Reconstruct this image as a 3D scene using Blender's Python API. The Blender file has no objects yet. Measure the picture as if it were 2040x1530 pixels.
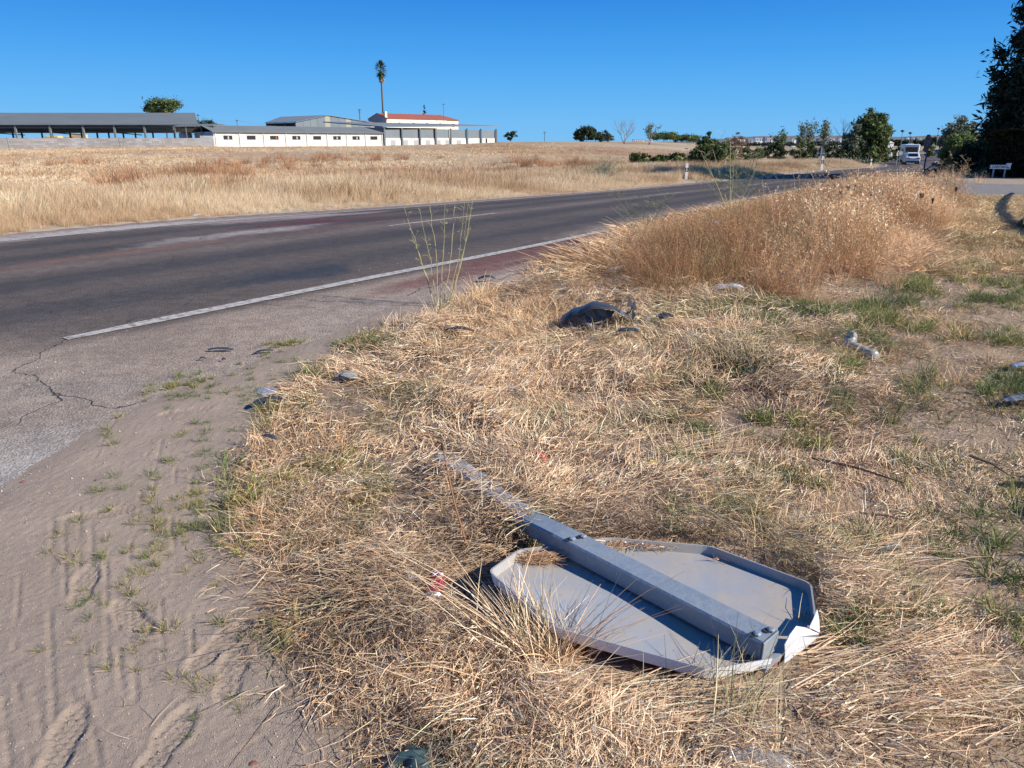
import bpy, math, random
import numpy as np
from mathutils import Vector, Matrix, noise as mnoise

# ------------------------------------------------------------------ camera, sky, sun, exposure
sc = bpy.context.scene
COL = sc.collection
FPX = 1530.0; CAMH = 1.45; HORIZON = 281.0
TH = math.atan((765 - HORIZON) / FPX); CT, ST = math.cos(TH), math.sin(TH)
cd = bpy.data.cameras.new('camera'); cam = bpy.data.objects.new('camera', cd); COL.objects.link(cam)
cd.sensor_width = 36.0; cd.lens = 36.0 * FPX / 2040; cd.clip_start = 0.05; cd.clip_end = 12000
cam.location = (0, 0, CAMH); cam.rotation_euler = (math.pi / 2 - TH, 0, 0)
sc.camera = cam
SUN_AZ, SUN_EL = math.radians(-20), math.radians(31)      # azimuth measured from +x, counter-clockwise
sd = Vector((math.cos(SUN_AZ) * math.cos(SUN_EL), math.sin(SUN_AZ) * math.cos(SUN_EL), math.sin(SUN_EL)))
w = bpy.data.worlds.new("World"); sc.world = w; w.use_nodes = True
nt = w.node_tree; nt.nodes.clear()
sky = nt.nodes.new('ShaderNodeTexSky'); sky.sky_type = 'NISHITA'; sky.sun_disc = False
sky.sun_elevation = SUN_EL; sky.sun_rotation = math.atan2(sd.x, sd.y)
sky.altitude = 0; sky.air_density = 1.0; sky.dust_density = 0.25; sky.ozone_density = 3.0
hs = nt.nodes.new('ShaderNodeHueSaturation'); hs.inputs['Saturation'].default_value = 1.22; hs.inputs['Hue'].default_value = 0.497
bg = nt.nodes.new('ShaderNodeBackground'); bg.inputs[1].default_value = 0.105
wo = nt.nodes.new('ShaderNodeOutputWorld')
nt.links.new(sky.outputs[0], hs.inputs['Color'])
wt = nt.nodes.new('ShaderNodeTexCoord'); ws = nt.nodes.new('ShaderNodeSeparateXYZ'); wr = nt.nodes.new('ShaderNodeValToRGB'); wm = nt.nodes.new('ShaderNodeMix'); wm.data_type = 'RGBA'; wm.inputs[0].default_value = 0.95
wsc = nt.nodes.new('ShaderNodeVectorMath'); wsc.operation = 'SCALE'; wsc.inputs['Scale'].default_value = 5.9
cr = wr.color_ramp; cr.elements[0].position = 0.0; cr.elements[0].color = (.175, .53, .94, 1); cr.elements[1].position = 1.0; cr.elements[1].color = (.010, .10, .40, 1)
for p_, c_ in ((.045, (.105, .455, .94, 1)), (.10, (.052, .355, .89, 1)), (.16, (.022, .25, .78, 1)), (.32, (.012, .17, .60, 1))): e_ = cr.elements.new(p_); e_.color = c_
nt.links.new(wt.outputs['Generated'], ws.inputs[0]); nt.links.new(ws.outputs['Z'], wr.inputs[0]); nt.links.new(wr.outputs[0], wsc.inputs[0])
nt.links.new(hs.outputs[0], wm.inputs[6]); nt.links.new(wsc.outputs[0], wm.inputs[7]); nt.links.new(wm.outputs[2], bg.inputs[0]); nt.links.new(bg.outputs[0], wo.inputs[0])
ld = bpy.data.lights.new('sun', 'SUN'); ld.energy = 5.0; ld.angle = math.radians(0.55); ld.color = (1.0, 0.93, 0.83)
sun = bpy.data.objects.new('sun', ld); COL.objects.link(sun); sun.rotation_euler = sd.to_track_quat('Z', 'Y').to_euler()
sun.location = (30, -20, 40)
vs = sc.view_settings; vs.view_transform = 'Standard'; vs.look = 'None'; vs.exposure = 0.66; vs.gamma = 1.0; vs.use_curve_mapping = False
try:
    sc.cycles.max_bounces = 5; sc.cycles.diffuse_bounces = 3; sc.cycles.glossy_bounces = 2; sc.cycles.transparent_max_bounces = 6
    sc.cycles.transmission_bounces = 3
except Exception: pass
rng = np.random.default_rng(7); random.seed(5)

# ------------------------------------------------------------------ helpers
def tag(o, label=None, cat=None, group=None, kind=None):
    if label: o['label'] = label
    if cat: o['category'] = cat
    if group: o['group'] = group
    if kind: o['kind'] = kind
    return o
def empty(name, loc, rz=0.0, label=None, cat=None, group=None):
    o = bpy.data.objects.new(name, None); COL.objects.link(o); o.location = loc; o.rotation_euler = (0, 0, rz)
    o.empty_display_size = 0.1
    return tag(o, label, cat, group)
ORD = 'first second third fourth fifth sixth seventh eighth ninth tenth eleventh twelfth thirteenth fourteenth fifteenth sixteenth seventeenth eighteenth nineteenth twentieth twenty-first'.split()
def worigin(o):
    v = Vector((0, 0, 0)); M = []
    while o is not None:
        M.append(o); o = o.parent
    m = Matrix.Identity(4)
    for q in reversed(M): m = m @ Matrix.LocRotScale(q.location, q.rotation_euler, q.scale)
    return m
def np_mesh(name, V, F, mat=None, parent=None, cols=None, smooth=False, world=True, uv=None):
    """V (n,3) array, F list/array of polygons (n,k)"""
    V = np.asarray(V, dtype=np.float64)
    me = bpy.data.meshes.new(name)
    if isinstance(F, np.ndarray):
        k = F.shape[1]; nf = F.shape[0]
        me.vertices.add(len(V)); me.loops.add(nf * k); me.polygons.add(nf)
        me.vertices.foreach_set('co', V.astype(np.float32).ravel())
        me.loops.foreach_set('vertex_index', F.astype(np.int32).ravel())
        me.polygons.foreach_set('loop_start', np.arange(0, nf * k, k, dtype=np.int32))
        try: me.polygons.foreach_set('loop_total', np.full(nf, k, dtype=np.int32))
        except Exception: pass
        me.update(calc_edges=True)
    else:
        me.from_pydata([tuple(v) for v in V], [], F); me.update()
    if cols is not None:
        a = me.color_attributes.new('Col', 'FLOAT_COLOR', 'POINT')
        c = np.ones((len(V), 4), dtype=np.float32); c[:, :cols.shape[1]] = cols
        a.data.foreach_set('color', c.ravel())
    if smooth: me.polygons.foreach_set('use_smooth', np.ones(len(me.polygons), dtype=bool))
    if mat: me.materials.append(mat)
    o = bpy.data.objects.new(name, me); COL.objects.link(o)
    if parent is not None:
        if world: me.transform(worigin(parent).inverted())
        o.parent = parent
    return o
class MB:
    def __init__(s): s.v = []; s.f = []
    def add(s, vs_, fs_):
        b = len(s.v); s.v += [tuple(v) for v in vs_]; s.f += [tuple(i + b for i in f) for f in fs_]; return s
    def obox(s, c, ax, ay, az):
        c, ax, ay, az = map(Vector, (c, ax, ay, az))
        p = [c + sx * ax + sy * ay + sz * az for sz in (-1, 1) for sy in (-1, 1) for sx in (-1, 1)]
        return s.add(p, [(0, 2, 3, 1), (4, 5, 7, 6), (0, 1, 5, 4), (2, 6, 7, 3), (0, 4, 6, 2), (1, 3, 7, 5)])
    def box(s, x0, y0, z0, x1, y1, z1):
        return s.obox(((x0 + x1) / 2, (y0 + y1) / 2, (z0 + z1) / 2), ((x1 - x0) / 2, 0, 0), (0, (y1 - y0) / 2, 0), (0, 0, (z1 - z0) / 2))
    def bar(s, a, b, w_, h_, up=(0, 0, 1)):
        a, b = Vector(a), Vector(b); d = b - a; u = Vector(up)
        sx = d.cross(u)
        if sx.length < 1e-6: sx = d.cross(Vector((1, 0, 0)))
        sx.normalize(); sz = sx.cross(d).normalized()
        return s.obox((a + b) / 2, d / 2, sx * w_ / 2, sz * h_ / 2)
    def tube(s, pts, rad, n=6, cap=True):
        pts = [Vector(p) for p in pts]
        if not hasattr(rad, '__len__'): rad = [rad] * len(pts)
        t = (pts[1] - pts[0]).normalized(); u = t.orthogonal().normalized(); vv = []
        for i, p in enumerate(pts):
            if i: 
                tn = (pts[min(i + 1, len(pts) - 1)] - pts[i - 1])
                if tn.length > 1e-9: t = tn.normalized()
                u = (u - t * u.dot(t)); u = u.normalized() if u.length > 1e-6 else t.orthogonal().normalized()
            b = t.cross(u)
            vv += [p + (u * math.cos(2 * math.pi * k / n) + b * math.sin(2 * math.pi * k / n)) * rad[i] for k in range(n)]
        ff = [(i * n + k, i * n + (k + 1) % n, (i + 1) * n + (k + 1) % n, (i + 1) * n + k) for i in range(len(pts) - 1) for k in range(n)]
        if cap: ff += [tuple(range(n - 1, -1, -1)), tuple(range((len(pts) - 1) * n, len(pts) * n))]
        return s.add(vv, ff)
    def prism(s, poly, ext):
        n = len(poly); e = Vector(ext); P = [Vector(p) for p in poly]
        return s.add(P + [p + e for p in P], [tuple(range(n - 1, -1, -1)), tuple(range(n, 2 * n))] + [(i, (i + 1) % n, n + (i + 1) % n, n + i) for i in range(n)])
    def lathe(s, prof, c, n=14, axis=(0, 0, 1)):
        ax = Vector(axis).normalized(); u = ax.orthogonal().normalized(); b = ax.cross(u); c = Vector(c); vv = []
        for r, h in prof: vv += [c + ax * h + (u * math.cos(2 * math.pi * k / n) + b * math.sin(2 * math.pi * k / n)) * r for k in range(n)]
        ff = [(i * n + k, i * n + (k + 1) % n, (i + 1) * n + (k + 1) % n, (i + 1) * n + k) for i in range(len(prof) - 1) for k in range(n)]
        ff += [tuple(range(n - 1, -1, -1)), tuple(range((len(prof) - 1) * n, len(prof) * n))]
        return s.add(vv, ff)
    def build(s, name, mat=None, parent=None, smooth=False):
        return np_mesh(name, s.v, s.f, mat, parent, smooth=smooth)
def bevel(o, w_=0.01, seg=2):
    m = o.modifiers.new('bevel', 'BEVEL'); m.width = w_; m.segments = seg; m.limit_method = 'ANGLE'; return o
MATS = {}
def mat(name, col, rough=0.8, metal=0.0, var=None, vscale=5.0, vamt=0.5, bump=0.0, bscale=30.0, attr=None, spec=0.4, coat=0.0,
        trans=0.0, alpha=1.0, stretch=None, transl=0.0, inst=False):
    """var: second colour mixed in by noise; attr: colour attribute multiplied in"""
    if name in MATS: return MATS[name]
    m = bpy.data.materials.new(name); m.use_nodes = True; N = m.node_tree.nodes; L = m.node_tree.links
    b = N['Principled BSDF']; out = N['Material Output']
    b.inputs['Roughness'].default_value = rough; b.inputs['Metallic'].default_value = metal
    b.inputs['Specular IOR Level'].default_value = spec
    if coat: b.inputs['Coat Weight'].default_value = coat; b.inputs['Coat Roughness'].default_value = 0.08
    if trans: b.inputs['Transmission Weight'].default_value = trans
    if alpha < 1: b.inputs['Alpha'].default_value = alpha
    cur = None
    tc = N.new('ShaderNodeTexCoord'); src = tc.outputs['Object']
    if stretch:
        mp = N.new('ShaderNodeMapping'); mp.inputs['Scale'].default_value = stretch; L.new(src, mp.inputs[0]); src = mp.outputs[0]
    if attr:
        a = N.new('ShaderNodeAttribute'); a.attribute_name = attr; cur = a.outputs['Color']
    else:
        rgb = N.new('ShaderNodeRGB'); rgb.outputs[0].default_value = (*col, 1); cur = rgb.outputs[0]
    if inst:
        a = N.new('ShaderNodeAttribute'); a.attribute_name = 'tint'; a.attribute_type = 'INSTANCER'
        mx = N.new('ShaderNodeMix'); mx.data_type = 'RGBA'; mx.blend_type = 'MULTIPLY'; mx.inputs[0].default_value = 1
        L.new(cur, mx.inputs[6]); L.new(a.outputs['Color'], mx.inputs[7]); cur = mx.outputs[2]
    if var:
        nz = N.new('ShaderNodeTexNoise'); nz.inputs['Scale'].default_value = vscale; nz.inputs['Detail'].default_value = 6; nz.inputs['Roughness'].default_value = 0.65
        L.new(src, nz.inputs[0])
        rp = N.new('ShaderNodeValToRGB'); rp.color_ramp.elements[0].position = 0.5 - 0.22; rp.color_ramp.elements[1].position = 0.5 + 0.22
        L.new(nz.outputs[0], rp.inputs[0])
        ml = N.new('ShaderNodeMath'); ml.operation = 'MULTIPLY'; ml.inputs[1].default_value = vamt; L.new(rp.outputs[0], ml.inputs[0])
        mx = N.new('ShaderNodeMix'); mx.data_type = 'RGBA'; L.new(ml.outputs[0], mx.inputs[0]); L.new(cur, mx.inputs[6]); mx.inputs[7].default_value = (*var, 1)
        cur = mx.outputs[2]
    L.new(cur, b.inputs['Base Color'])
    if bump:
        nz = N.new('ShaderNodeTexNoise'); nz.inputs['Scale'].default_value = bscale; nz.inputs['Detail'].default_value = 4; L.new(src, nz.inputs[0])
        bp = N.new('ShaderNodeBump'); bp.inputs['Strength'].default_value = bump; bp.inputs['Distance'].default_value = 0.02
        L.new(nz.outputs[0], bp.inputs['Height']); L.new(bp.outputs[0], b.inputs['Normal'])
    if transl:
        tl = N.new('ShaderNodeBsdfTranslucent'); L.new(cur, tl.inputs[0]); ms = N.new('ShaderNodeMixShader'); ms.inputs[0].default_value = transl
        L.new(b.outputs[0], ms.inputs[1]); L.new(tl.outputs[0], ms.inputs[2]); L.new(ms.outputs[0], out.inputs[0])
    MATS[name] = m
    return m
def add_wear(m, rust=(.20, .11, .06), amt=.55, dust=(.42, .36, .28)):
    """fine scratches, small rust freckles and dust over a metal material"""
    N = m.node_tree.nodes; L = m.node_tree.links; b = N['Principled BSDF']; cur = b.inputs['Base Color'].links[0].from_socket; tc = N.new('ShaderNodeTexCoord')
    for sc_, rot, lo, hi, colr, a_ in (((4, 260, 40), .5, .67, .70, (.50, .52, .55), .5), ((220, 5, 40), .9, .68, .71, (.13, .14, .16), .5), ((55, 55, 55), 0, .66, .72, rust, amt), ((9, 9, 9), 0, .52, .75, dust, .38)):
        mp = N.new('ShaderNodeMapping'); mp.inputs['Scale'].default_value = sc_; mp.inputs['Rotation'].default_value = (0, 0, rot); L.new(tc.outputs['Object'], mp.inputs[0])
        nz = N.new('ShaderNodeTexNoise'); nz.inputs['Scale'].default_value = 1; nz.inputs['Detail'].default_value = 5; L.new(mp.outputs[0], nz.inputs[0])
        r = N.new('ShaderNodeMapRange'); r.inputs[1].default_value = lo; r.inputs[2].default_value = hi; r.inputs[3].default_value = 0; r.inputs[4].default_value = a_; L.new(nz.outputs[0], r.inputs[0])
        mx = N.new('ShaderNodeMix'); mx.data_type = 'RGBA'; L.new(r.outputs[0], mx.inputs[0]); L.new(cur, mx.inputs[6]); mx.inputs[7].default_value = (*colr, 1); cur = mx.outputs[2]
    L.new(cur, b.inputs['Base Color'])
# pixel of the 2040 x 1530 photograph -> ray ratios (x per metre forward, z per metre forward)
def ray(px, py):
    u = (px - 1020) / FPX; v = (765 - py) / FPX; Y = CT + v * ST
    return u / Y, (-ST + v * CT) / Y
def at(px, py, Y):
    r, k = ray(px, py); return Vector((r * Y, Y, CAMH + k * Y))
def atz(px, py, z):
    r, k = ray(px, py); Y = (z - CAMH) / k; return Vector((r * Y, Y, z))
# value noise (vectorised)
_G = np.random.default_rng(3).random((256, 256))
def vnoise(x, y, s=1.0, oct_=3, seed=0):
    x = np.asarray(x) * s + seed * 17.3; y = np.asarray(y) * s + seed * 9.1; r = 0; a = 1; t = 0
    for _ in range(oct_):
        xi = np.floor(x).astype(int); yi = np.floor(y).astype(int); fx = x - xi; fy = y - yi
        fx = fx * fx * (3 - 2 * fx); fy = fy * fy * (3 - 2 * fy)
        g = lambda i, j: _G[(xi + i) % 256, (yi + j) % 256]
        r = r + a * ((g(0, 0) * (1 - fx) + g(1, 0) * fx) * (1 - fy) + (g(0, 1) * (1 - fx) + g(1, 1) * fx) * fy); t += a; a *= 0.5
        x = x * 2.03 + 11; y = y * 2.03 + 5
    return r / t
def sstep(x, a, b):
    t = np.clip((np.asarray(x, dtype=float) - a) / (b - a), 0, 1); return t * t * (3 - 2 * t)
def inpoly(x, y, P):
    x = np.asarray(x, dtype=float); y = np.asarray(y, dtype=float); r = np.zeros(x.shape, bool); n = len(P)
    for i in range(n):
        x0, y0 = P[i][0], P[i][1]; x1, y1 = P[(i + 1) % n][0], P[(i + 1) % n][1]
        if y0 == y1: continue
        c = ((y0 > y) != (y1 > y)) & (x < (x1 - x0) * (y - y0) / (y1 - y0) + x0); r ^= c
    return r
def pdist(x, y, P):
    """distance to an open polyline and sign (+ left of its direction)"""
    x = np.asarray(x, dtype=float); y = np.asarray(y, dtype=float); best = np.full(x.shape, 1e9); sg = np.zeros(x.shape)
    for i in range(len(P) - 1):
        ax, ay = P[i][0], P[i][1]; dx, dy = P[i + 1][0] - ax, P[i + 1][1] - ay; l2 = dx * dx + dy * dy
        t = np.clip(((x - ax) * dx + (y - ay) * dy) / l2, 0, 1); ex = x - ax - t * dx; ey = y - ay - t * dy; d = np.hypot(ex, ey)
        s = np.sign(dx * (y - ay) - dy * (x - ax)); m = d < best - 1e-9; best = np.where(m, d, best); sg = np.where(m, s, sg)
    return best, sg

# ------------------------------------------------------------------ terrain and road line
RK = np.array([3, 10, 18, 26, 35, 45, 57, 72, 90, 115, 150, 230.])
RX = np.array([-5.196, 0.307, 4.918, 9.548, 14.627, 21.922, 31.256, 40.8, 49.8, 61.0, 80.5, 124.2])
RZ = np.array([0.06, 0.16, 0.095, -0.067, -0.303, -0.446, -0.542, -0.865, -1.198, -1.547, -1.837, -2.194])
RCS = np.array([-0.0154, -0.0203, -0.0383, -0.0439, -0.0397, -0.0258, -0.0127, -0.0096, -0.0077, -0.0064, -0.0056, -0.0052])
RWS = np.array([7.42, 7.52, 7.27, 7.10, 6.93, 6.92, 6.91, 6.84, 6.86, 6.87, 6.87, 6.87])
def _cub(v, y):
    k = RK; m = np.gradient(v, k); yc = np.clip(y, k[0], k[-1]); i = np.clip(np.searchsorted(k, yc) - 1, 0, len(k) - 2); h = k[i + 1] - k[i]; t = (yc - k[i]) / h
    r = (2 * t**3 - 3 * t**2 + 1) * v[i] + (t**3 - 2 * t * t + t) * h * m[i] + (-2 * t**3 + 3 * t * t) * v[i + 1] + (t**3 - t * t) * h * m[i + 1]
    return r + np.where(y < k[0], (y - k[0]) * m[0], 0) + np.where(y > k[-1], (y - k[-1]) * m[-1], 0)
def road_x(t): return _cub(RX, np.asarray(t, dtype=float))
def road_dx(t): return (road_x(np.asarray(t) + .25) - road_x(np.asarray(t) - .25)) / .5
def road_z(t): return _cub(RZ, np.clip(np.asarray(t, dtype=float), -2, 330))
def road_c(t): return _cub(RCS, np.clip(np.asarray(t, dtype=float), 3, 230))
def road_w(t): return _cub(RWS, np.clip(np.asarray(t, dtype=float), 3, 230))
def road_tn(x, y):
    x = np.asarray(x, dtype=float); y = np.asarray(y, dtype=float)
    t = np.clip(y + (x - road_x(y)) * .3, -60, 400)
    for _ in range(14):
        d = road_dx(t); t = t + .6 * ((x - road_x(t)) * d + (y - t)) / (1 + d * d); t = np.clip(t, -60, 420)
    d = road_dx(t); l = np.hypot(1, d); n = (-(x - road_x(t)) + (y - t) * d) / l
    return t, n
_AR = np.array([-3, -.9, -.62, -.39, -.17, -.06, .0, .10, .17, .24, .32, .45, 3]); _AZ = np.array([0, 0, .0, .40, .36, .75, 1.22, 1.33, 1.22, .75, -.2, -1.6, -1.6])
def terr(x, y):
    x = np.asarray(x, dtype=float); y = np.asarray(y, dtype=float)
    t, n = road_tn(x, y); base = road_z(t) + road_c(t) * np.clip(n, -2, 8.5)
    base = np.where(y < 8, base * sstep(y, 0, 8), base)
    R = np.hypot(x, y); r = np.where(y > .5, x / np.maximum(y, .5), np.sign(x) * 3)
    field = np.interp(r, _AR, _AZ) * 1.0
    wt = sstep(n, 9, 85) * sstep(y, 20, 110)
    lvl = np.where((r < .3), field, base)
    zz = base * (1 - wt) + np.where(r < .36, field, base) * wt
    far = sstep(R, 260, 700)
    zz = zz * (1 - far) + (-9.0) * far
    zz = zz + 40 * sstep(R, 2500, 5200) * sstep(r, .16, .32) * (0.75 + .5 * vnoise(np.arctan2(x, y) * 20, 0 * x, 1, 3))
    return zz
def tz(x, y): return float(terr(np.array([x]), np.array([y]))[0])
def gp(px, py, dz=0.0):
    """point of the ground seen at a pixel"""
    r, k = ray(px, py); Y = 1.0
    ys = np.concatenate([np.arange(1, 20, .05), np.arange(20, 120, .25), np.arange(120, 800, 2.)])
    g = terr(r * ys, ys) + dz; zr = CAMH + k * ys; i = np.argmax(zr <= g)
    if zr[i] > g[i]: i = len(ys) - 1
    if i > 0:
        a, b = zr[i - 1] - g[i - 1], zr[i] - g[i]; Y = ys[i - 1] + (ys[i] - ys[i - 1]) * a / (a - b)
    else: Y = ys[0]
    return Vector((r * Y, Y, CAMH + k * Y))
def rpt(t, n, dz=0.0):
    d = road_dx(t); l = np.hypot(1, d); return road_x(t) - n / l, t + n * d / l
# ------------------------------------------------------------------ outlines on the ground
def XY(L): return [tuple(gp(*p)[:2]) for p in L]
A_PX = [(0, 1010), (60, 965), (100, 930), (200, 862), (330, 800), (500, 735), (650, 680), (800, 613), (940, 570), (1060, 530), (1250, 450), (1400, 419), (1560, 389), (1640, 376)]
A_NEAR = [(-2.75, -8), (-2.5, 0.6), (-2.35, 2.0)] + XY(A_PX)
SIDE = XY([(1700, 373), (1800, 381), (1952, 388), (2040, 389), (2500, 391)]) + [(60, 22), (60, 40)] + XY([(2500, 376), (2040, 367), (1933, 364), (1840, 361), (1775, 356)])
_t = np.concatenate([np.arange(52, 100, 4), np.arange(100, 331, 10.)])
R_EDGE = [tuple(map(float, rpt(a, -.9))) for a in _t]
L_EDGE = [tuple(map(float, rpt(a, road_w(a) + (1.15 if a < 40 else .7)))) for a in np.concatenate([_t[::-1], np.arange(50, -61, -2.)])]
ASPH = A_NEAR + SIDE + R_EDGE + L_EDGE
def asd(x, y):
    d, _ = pdist(x, y, ASPH + ASPH[:1]); return np.where(inpoly(x, y, ASPH), d, -d)
G_PX = [(650, 1530), (600, 1420), (520, 1290), (480, 1200), (475, 1120), (430, 1010), (440, 930), (500, 850), (530, 790), (600, 745), (680, 690), (760, 645), (860, 620), (960, 580), (1060, 545), (1250, 462)]
G_LINE = [(-.75, -8), (-.62, 1.0)] + XY(G_PX) + XY([(1400, 425), (1560, 394), (1640, 380), (1700, 376), (1800, 385), (1952, 391), (2040, 392)]) + [(60, 21.6)]
G_POLY = G_LINE + [(60, -20), (0, -20)]
def gsd(x, y):
    d, _ = pdist(x, y, G_LINE); return np.where(inpoly(x, y, G_POLY), d, -d)
SX0, SX1, SY0, SY1 = -2.95, 0.15, 0.9, 7.6

GROOVES = [XY(p) for p in ([(185, 1400), (160, 1180), (158, 1000), (205, 880), (240, 820)], [(150, 1460), (131, 1200), (128, 1020)], [(112, 1520), (100, 1250), (105, 1040)],
    [(62, 1530), (34, 1370)], [(243, 1400), (236, 1240)], [(272, 1400), (266, 1250)], [(275, 1060), (283, 960), (300, 880)], [(303, 1060), (308, 950), (322, 880)], [(200, 1530), (180, 1440)],
    [(350, 1180), (345, 1040)], [(30, 1300), (40, 1150)])]
G2 = [XY(p) for p in ([(90, 1530), (75, 1400)], [(215, 1530), (205, 1450)], [(215, 1340), (212, 1120)], [(185, 1130), (180, 1000)], [(325, 1320), (322, 1200)], [(385, 1350), (382, 1230)], [(20, 1530), (8, 1400)], [(255, 1180), (262, 1050)], [(340, 1060), (350, 930)], [(375, 1020), (385, 920)])]
FEET = [((462, 1345), 1.75), ((438, 1290), 1.2), ((335, 1482), 1.5), ((168, 1170), 1.9), ((196, 1028), .3), ((455, 1160), 1.1), ((262, 1235), 2.4), ((370, 822), .4), ((130, 1480), 1.8)]
def sand_h(x, y):
    sa = asd(x, y)
    h = .010 - .021 * sstep(sa, -.10, .30) + .008 * (vnoise(x, y, 2, 3, 1) - .5) + .0022 * (vnoise(x, y, 26, 3, 2) - .5) + .0035 * (vnoise(x, y, 70, 2, 5) - .5) + .0025 * (vnoise(x, y, 140, 1, 6) - .5)
    for i, g in enumerate(GROOVES + G2):
        d, _ = pdist(x, y, g); wv = .0042 + .0022 * (i % 3)
        br = vnoise(x, y, 9, 2, 20 + i)
        h = h - .0038 * np.exp(-(d / wv) ** 2) * sstep(br, .32, .6) + .0018 * np.exp(-((d - .013) / .006) ** 2) * sstep(br, .4, .6)
    for (p, a) in FEET:
        c = gp(*p); u = (x - c.x) * math.cos(a) + (y - c.y) * math.sin(a); v = -(x - c.x) * math.sin(a) + (y - c.y) * math.cos(a)
        wd = .047 - .012 * np.exp(-((u + .03) / .035) ** 2)
        q = np.sqrt((u / .135) ** 2 + (v / wd) ** 2); m = 1 - sstep(q, .86, 1.0)
        tr = (np.sin(u * 2 * np.pi / .021) > -.2) & (np.sin(v * 2 * np.pi / .024 + np.floor(u / .021) * 2) > -.5)
        h = np.where(m > 0, h * (1 - m) + m * (.002 + .0048 * tr + .001 * vnoise(x, y, 60)), h) + .003 * np.exp(-((q - 1.1) / .09) ** 2) * sstep(vnoise(x, y, 14, 2, 33), .3, .6)
    e = np.minimum.reduce([x - SX0, SX1 - x, y - SY0, SY1 - y]); h = h - .05 * (1 - sstep(e, 0, .25))
    return h
SAND_C = np.array([.325, .260, .205]); THATCH_C = np.array([.42, .31, .19]); SOIL_C = np.array([.28, .21, .155])
def soil_col(x, y):
    n1 = vnoise(x, y, .8, 4, 4)[:, None]; n2 = vnoise(x, y, 7, 4, 6)[:, None]; gs = gsd(x, y)[:, None]; t, n = road_tn(x, y)
    c = SAND_C * (.86 + .3 * n2) * (.9 + .2 * n1)
    grass = np.array([.31, .225, .15]) * (.6 + .6 * n2) + 0 * gs
    grass = np.where(n2 < .42, SOIL_C * 1.0, grass)
    k = sstep(gs, -.05, .15); c = c * (1 - k) + grass * k
    # far side: dry field
    fld = np.array([.40, .32, .215]) * (.62 + .75 * vnoise(x, y, .12, 4, 8)[:, None]) * (.85 + .3 * vnoise(x, y, 1.1, 3, 9)[:, None])
    red = np.array([.27, .135, .075]); rp = sstep(vnoise(x, y, .05, 3, 12), .50, .66) * sstep(y, 70, 100)
    rr = np.where(y > 1, x / np.maximum(y, 1), 0)
    rp = np.maximum(rp * .5, np.exp(-((y - 128) / 16) ** 2) * sstep(rr, -.03, .02) * (1 - sstep(rr, .2, .26)) * sstep(vnoise(x, y, .06, 3, 14), .3, .5))[:, None]
    fld = fld * (1 - rp) + red * rp
    k = sstep(n, road_w(t) + .6, road_w(t) + 1.6)[:, None]; c = c * (1 - k) + fld * k
    R = np.hypot(x, y)
    farc = np.where(R[:, None] > 1800, np.array([.15, .155, .14]), 0) + (R[:, None] <= 1800) * np.where(vnoise(x, y, .004, 4, 15)[:, None] > .52, np.array([.10, .115, .06]), np.array([.36, .26, .17])); k = sstep(R, 230, 420)[:, None]
    return np.clip(c * (1 - k) + farc * k, 0, 1)

# ------------------------------------------------------------------ ground sheet and asphalt on one polar grid
ang = np.concatenate([np.arange(-44, 44.01, .2), np.arange(46, 314, 4.)]) * math.pi / 180
rad = [.45]
while rad[-1] < 9500: rad.append(rad[-1] * (1.06 if rad[-1] < 1.6 else 1.016 if rad[-1] < 34 else 1.035))
rad = np.array(rad); NA, NR = len(ang), len(rad)
AA, RR = np.meshgrid(ang, rad); PX_ = (np.sin(AA) * RR).ravel(); PY_ = (np.cos(AA) * RR).ravel()
TZ = terr(PX_, PY_); ASD = np.full(len(PX_), -99.); nearm = (RR.ravel() < 420); ASD[nearm] = asd(PX_[nearm], PY_[nearm])
gi = np.arange(NA * NR).reshape(NR, NA)
q = np.stack([gi[:-1, :], np.roll(gi, -1, 1)[:-1, :], np.roll(gi, -1, 1)[1:, :], gi[1:, :]], -1).reshape(-1, 4)
en = .02 * (vnoise(PX_, PY_, 2.5, 3, 30) - .5)
scale = np.clip(RR.ravel() * .03, .05, 3)
gz = TZ - .07 * sstep(ASD, -.12, .12) + np.where(ASD < 0, en + .01, 0) + np.where((ASD < -.5) & (RR.ravel() < 30), .03 * (vnoise(PX_, PY_, 1.3, 3, 31) - .5), 0)
gz -= .05 * sstep(np.minimum.reduce([PX_ - SX0, SX1 - PX_, PY_ - SY0, SY1 - PY_]), .22, .5)
gz -= np.where((ASD > 1.2), np.clip(RR.ravel() * .004, 0, .8), 0)
V = np.stack([PX_, PY_, gz], 1)
V = np.vstack([V, [0, 0, -.1]]); cen = np.array([[len(V) - 1, b, a, a] for a, b in zip(gi[0], np.roll(gi[0], -1))])
m_ground = mat('dry_soil', (0, 0, 0), .95, attr='Col', bump=.5, bscale=55, var=(.20, .15, .115), vscale=38, vamt=.35, spec=.15)
cols = np.vstack([soil_col(PX_, PY_), SOIL_C])
ground = np_mesh('ground', V, np.ascontiguousarray(q[:, ::-1]), m_ground, cols=cols, smooth=True); tag(ground, kind='structure')
cm = np_mesh('ground_patch', np.vstack([V[gi[0]], [0, 0, -.1]]), [(i, (i + 1) % NA, NA) for i in range(NA)], m_ground, cols=np.tile(SOIL_C, (NA + 1, 1))); tag(cm, kind='structure')

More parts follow.
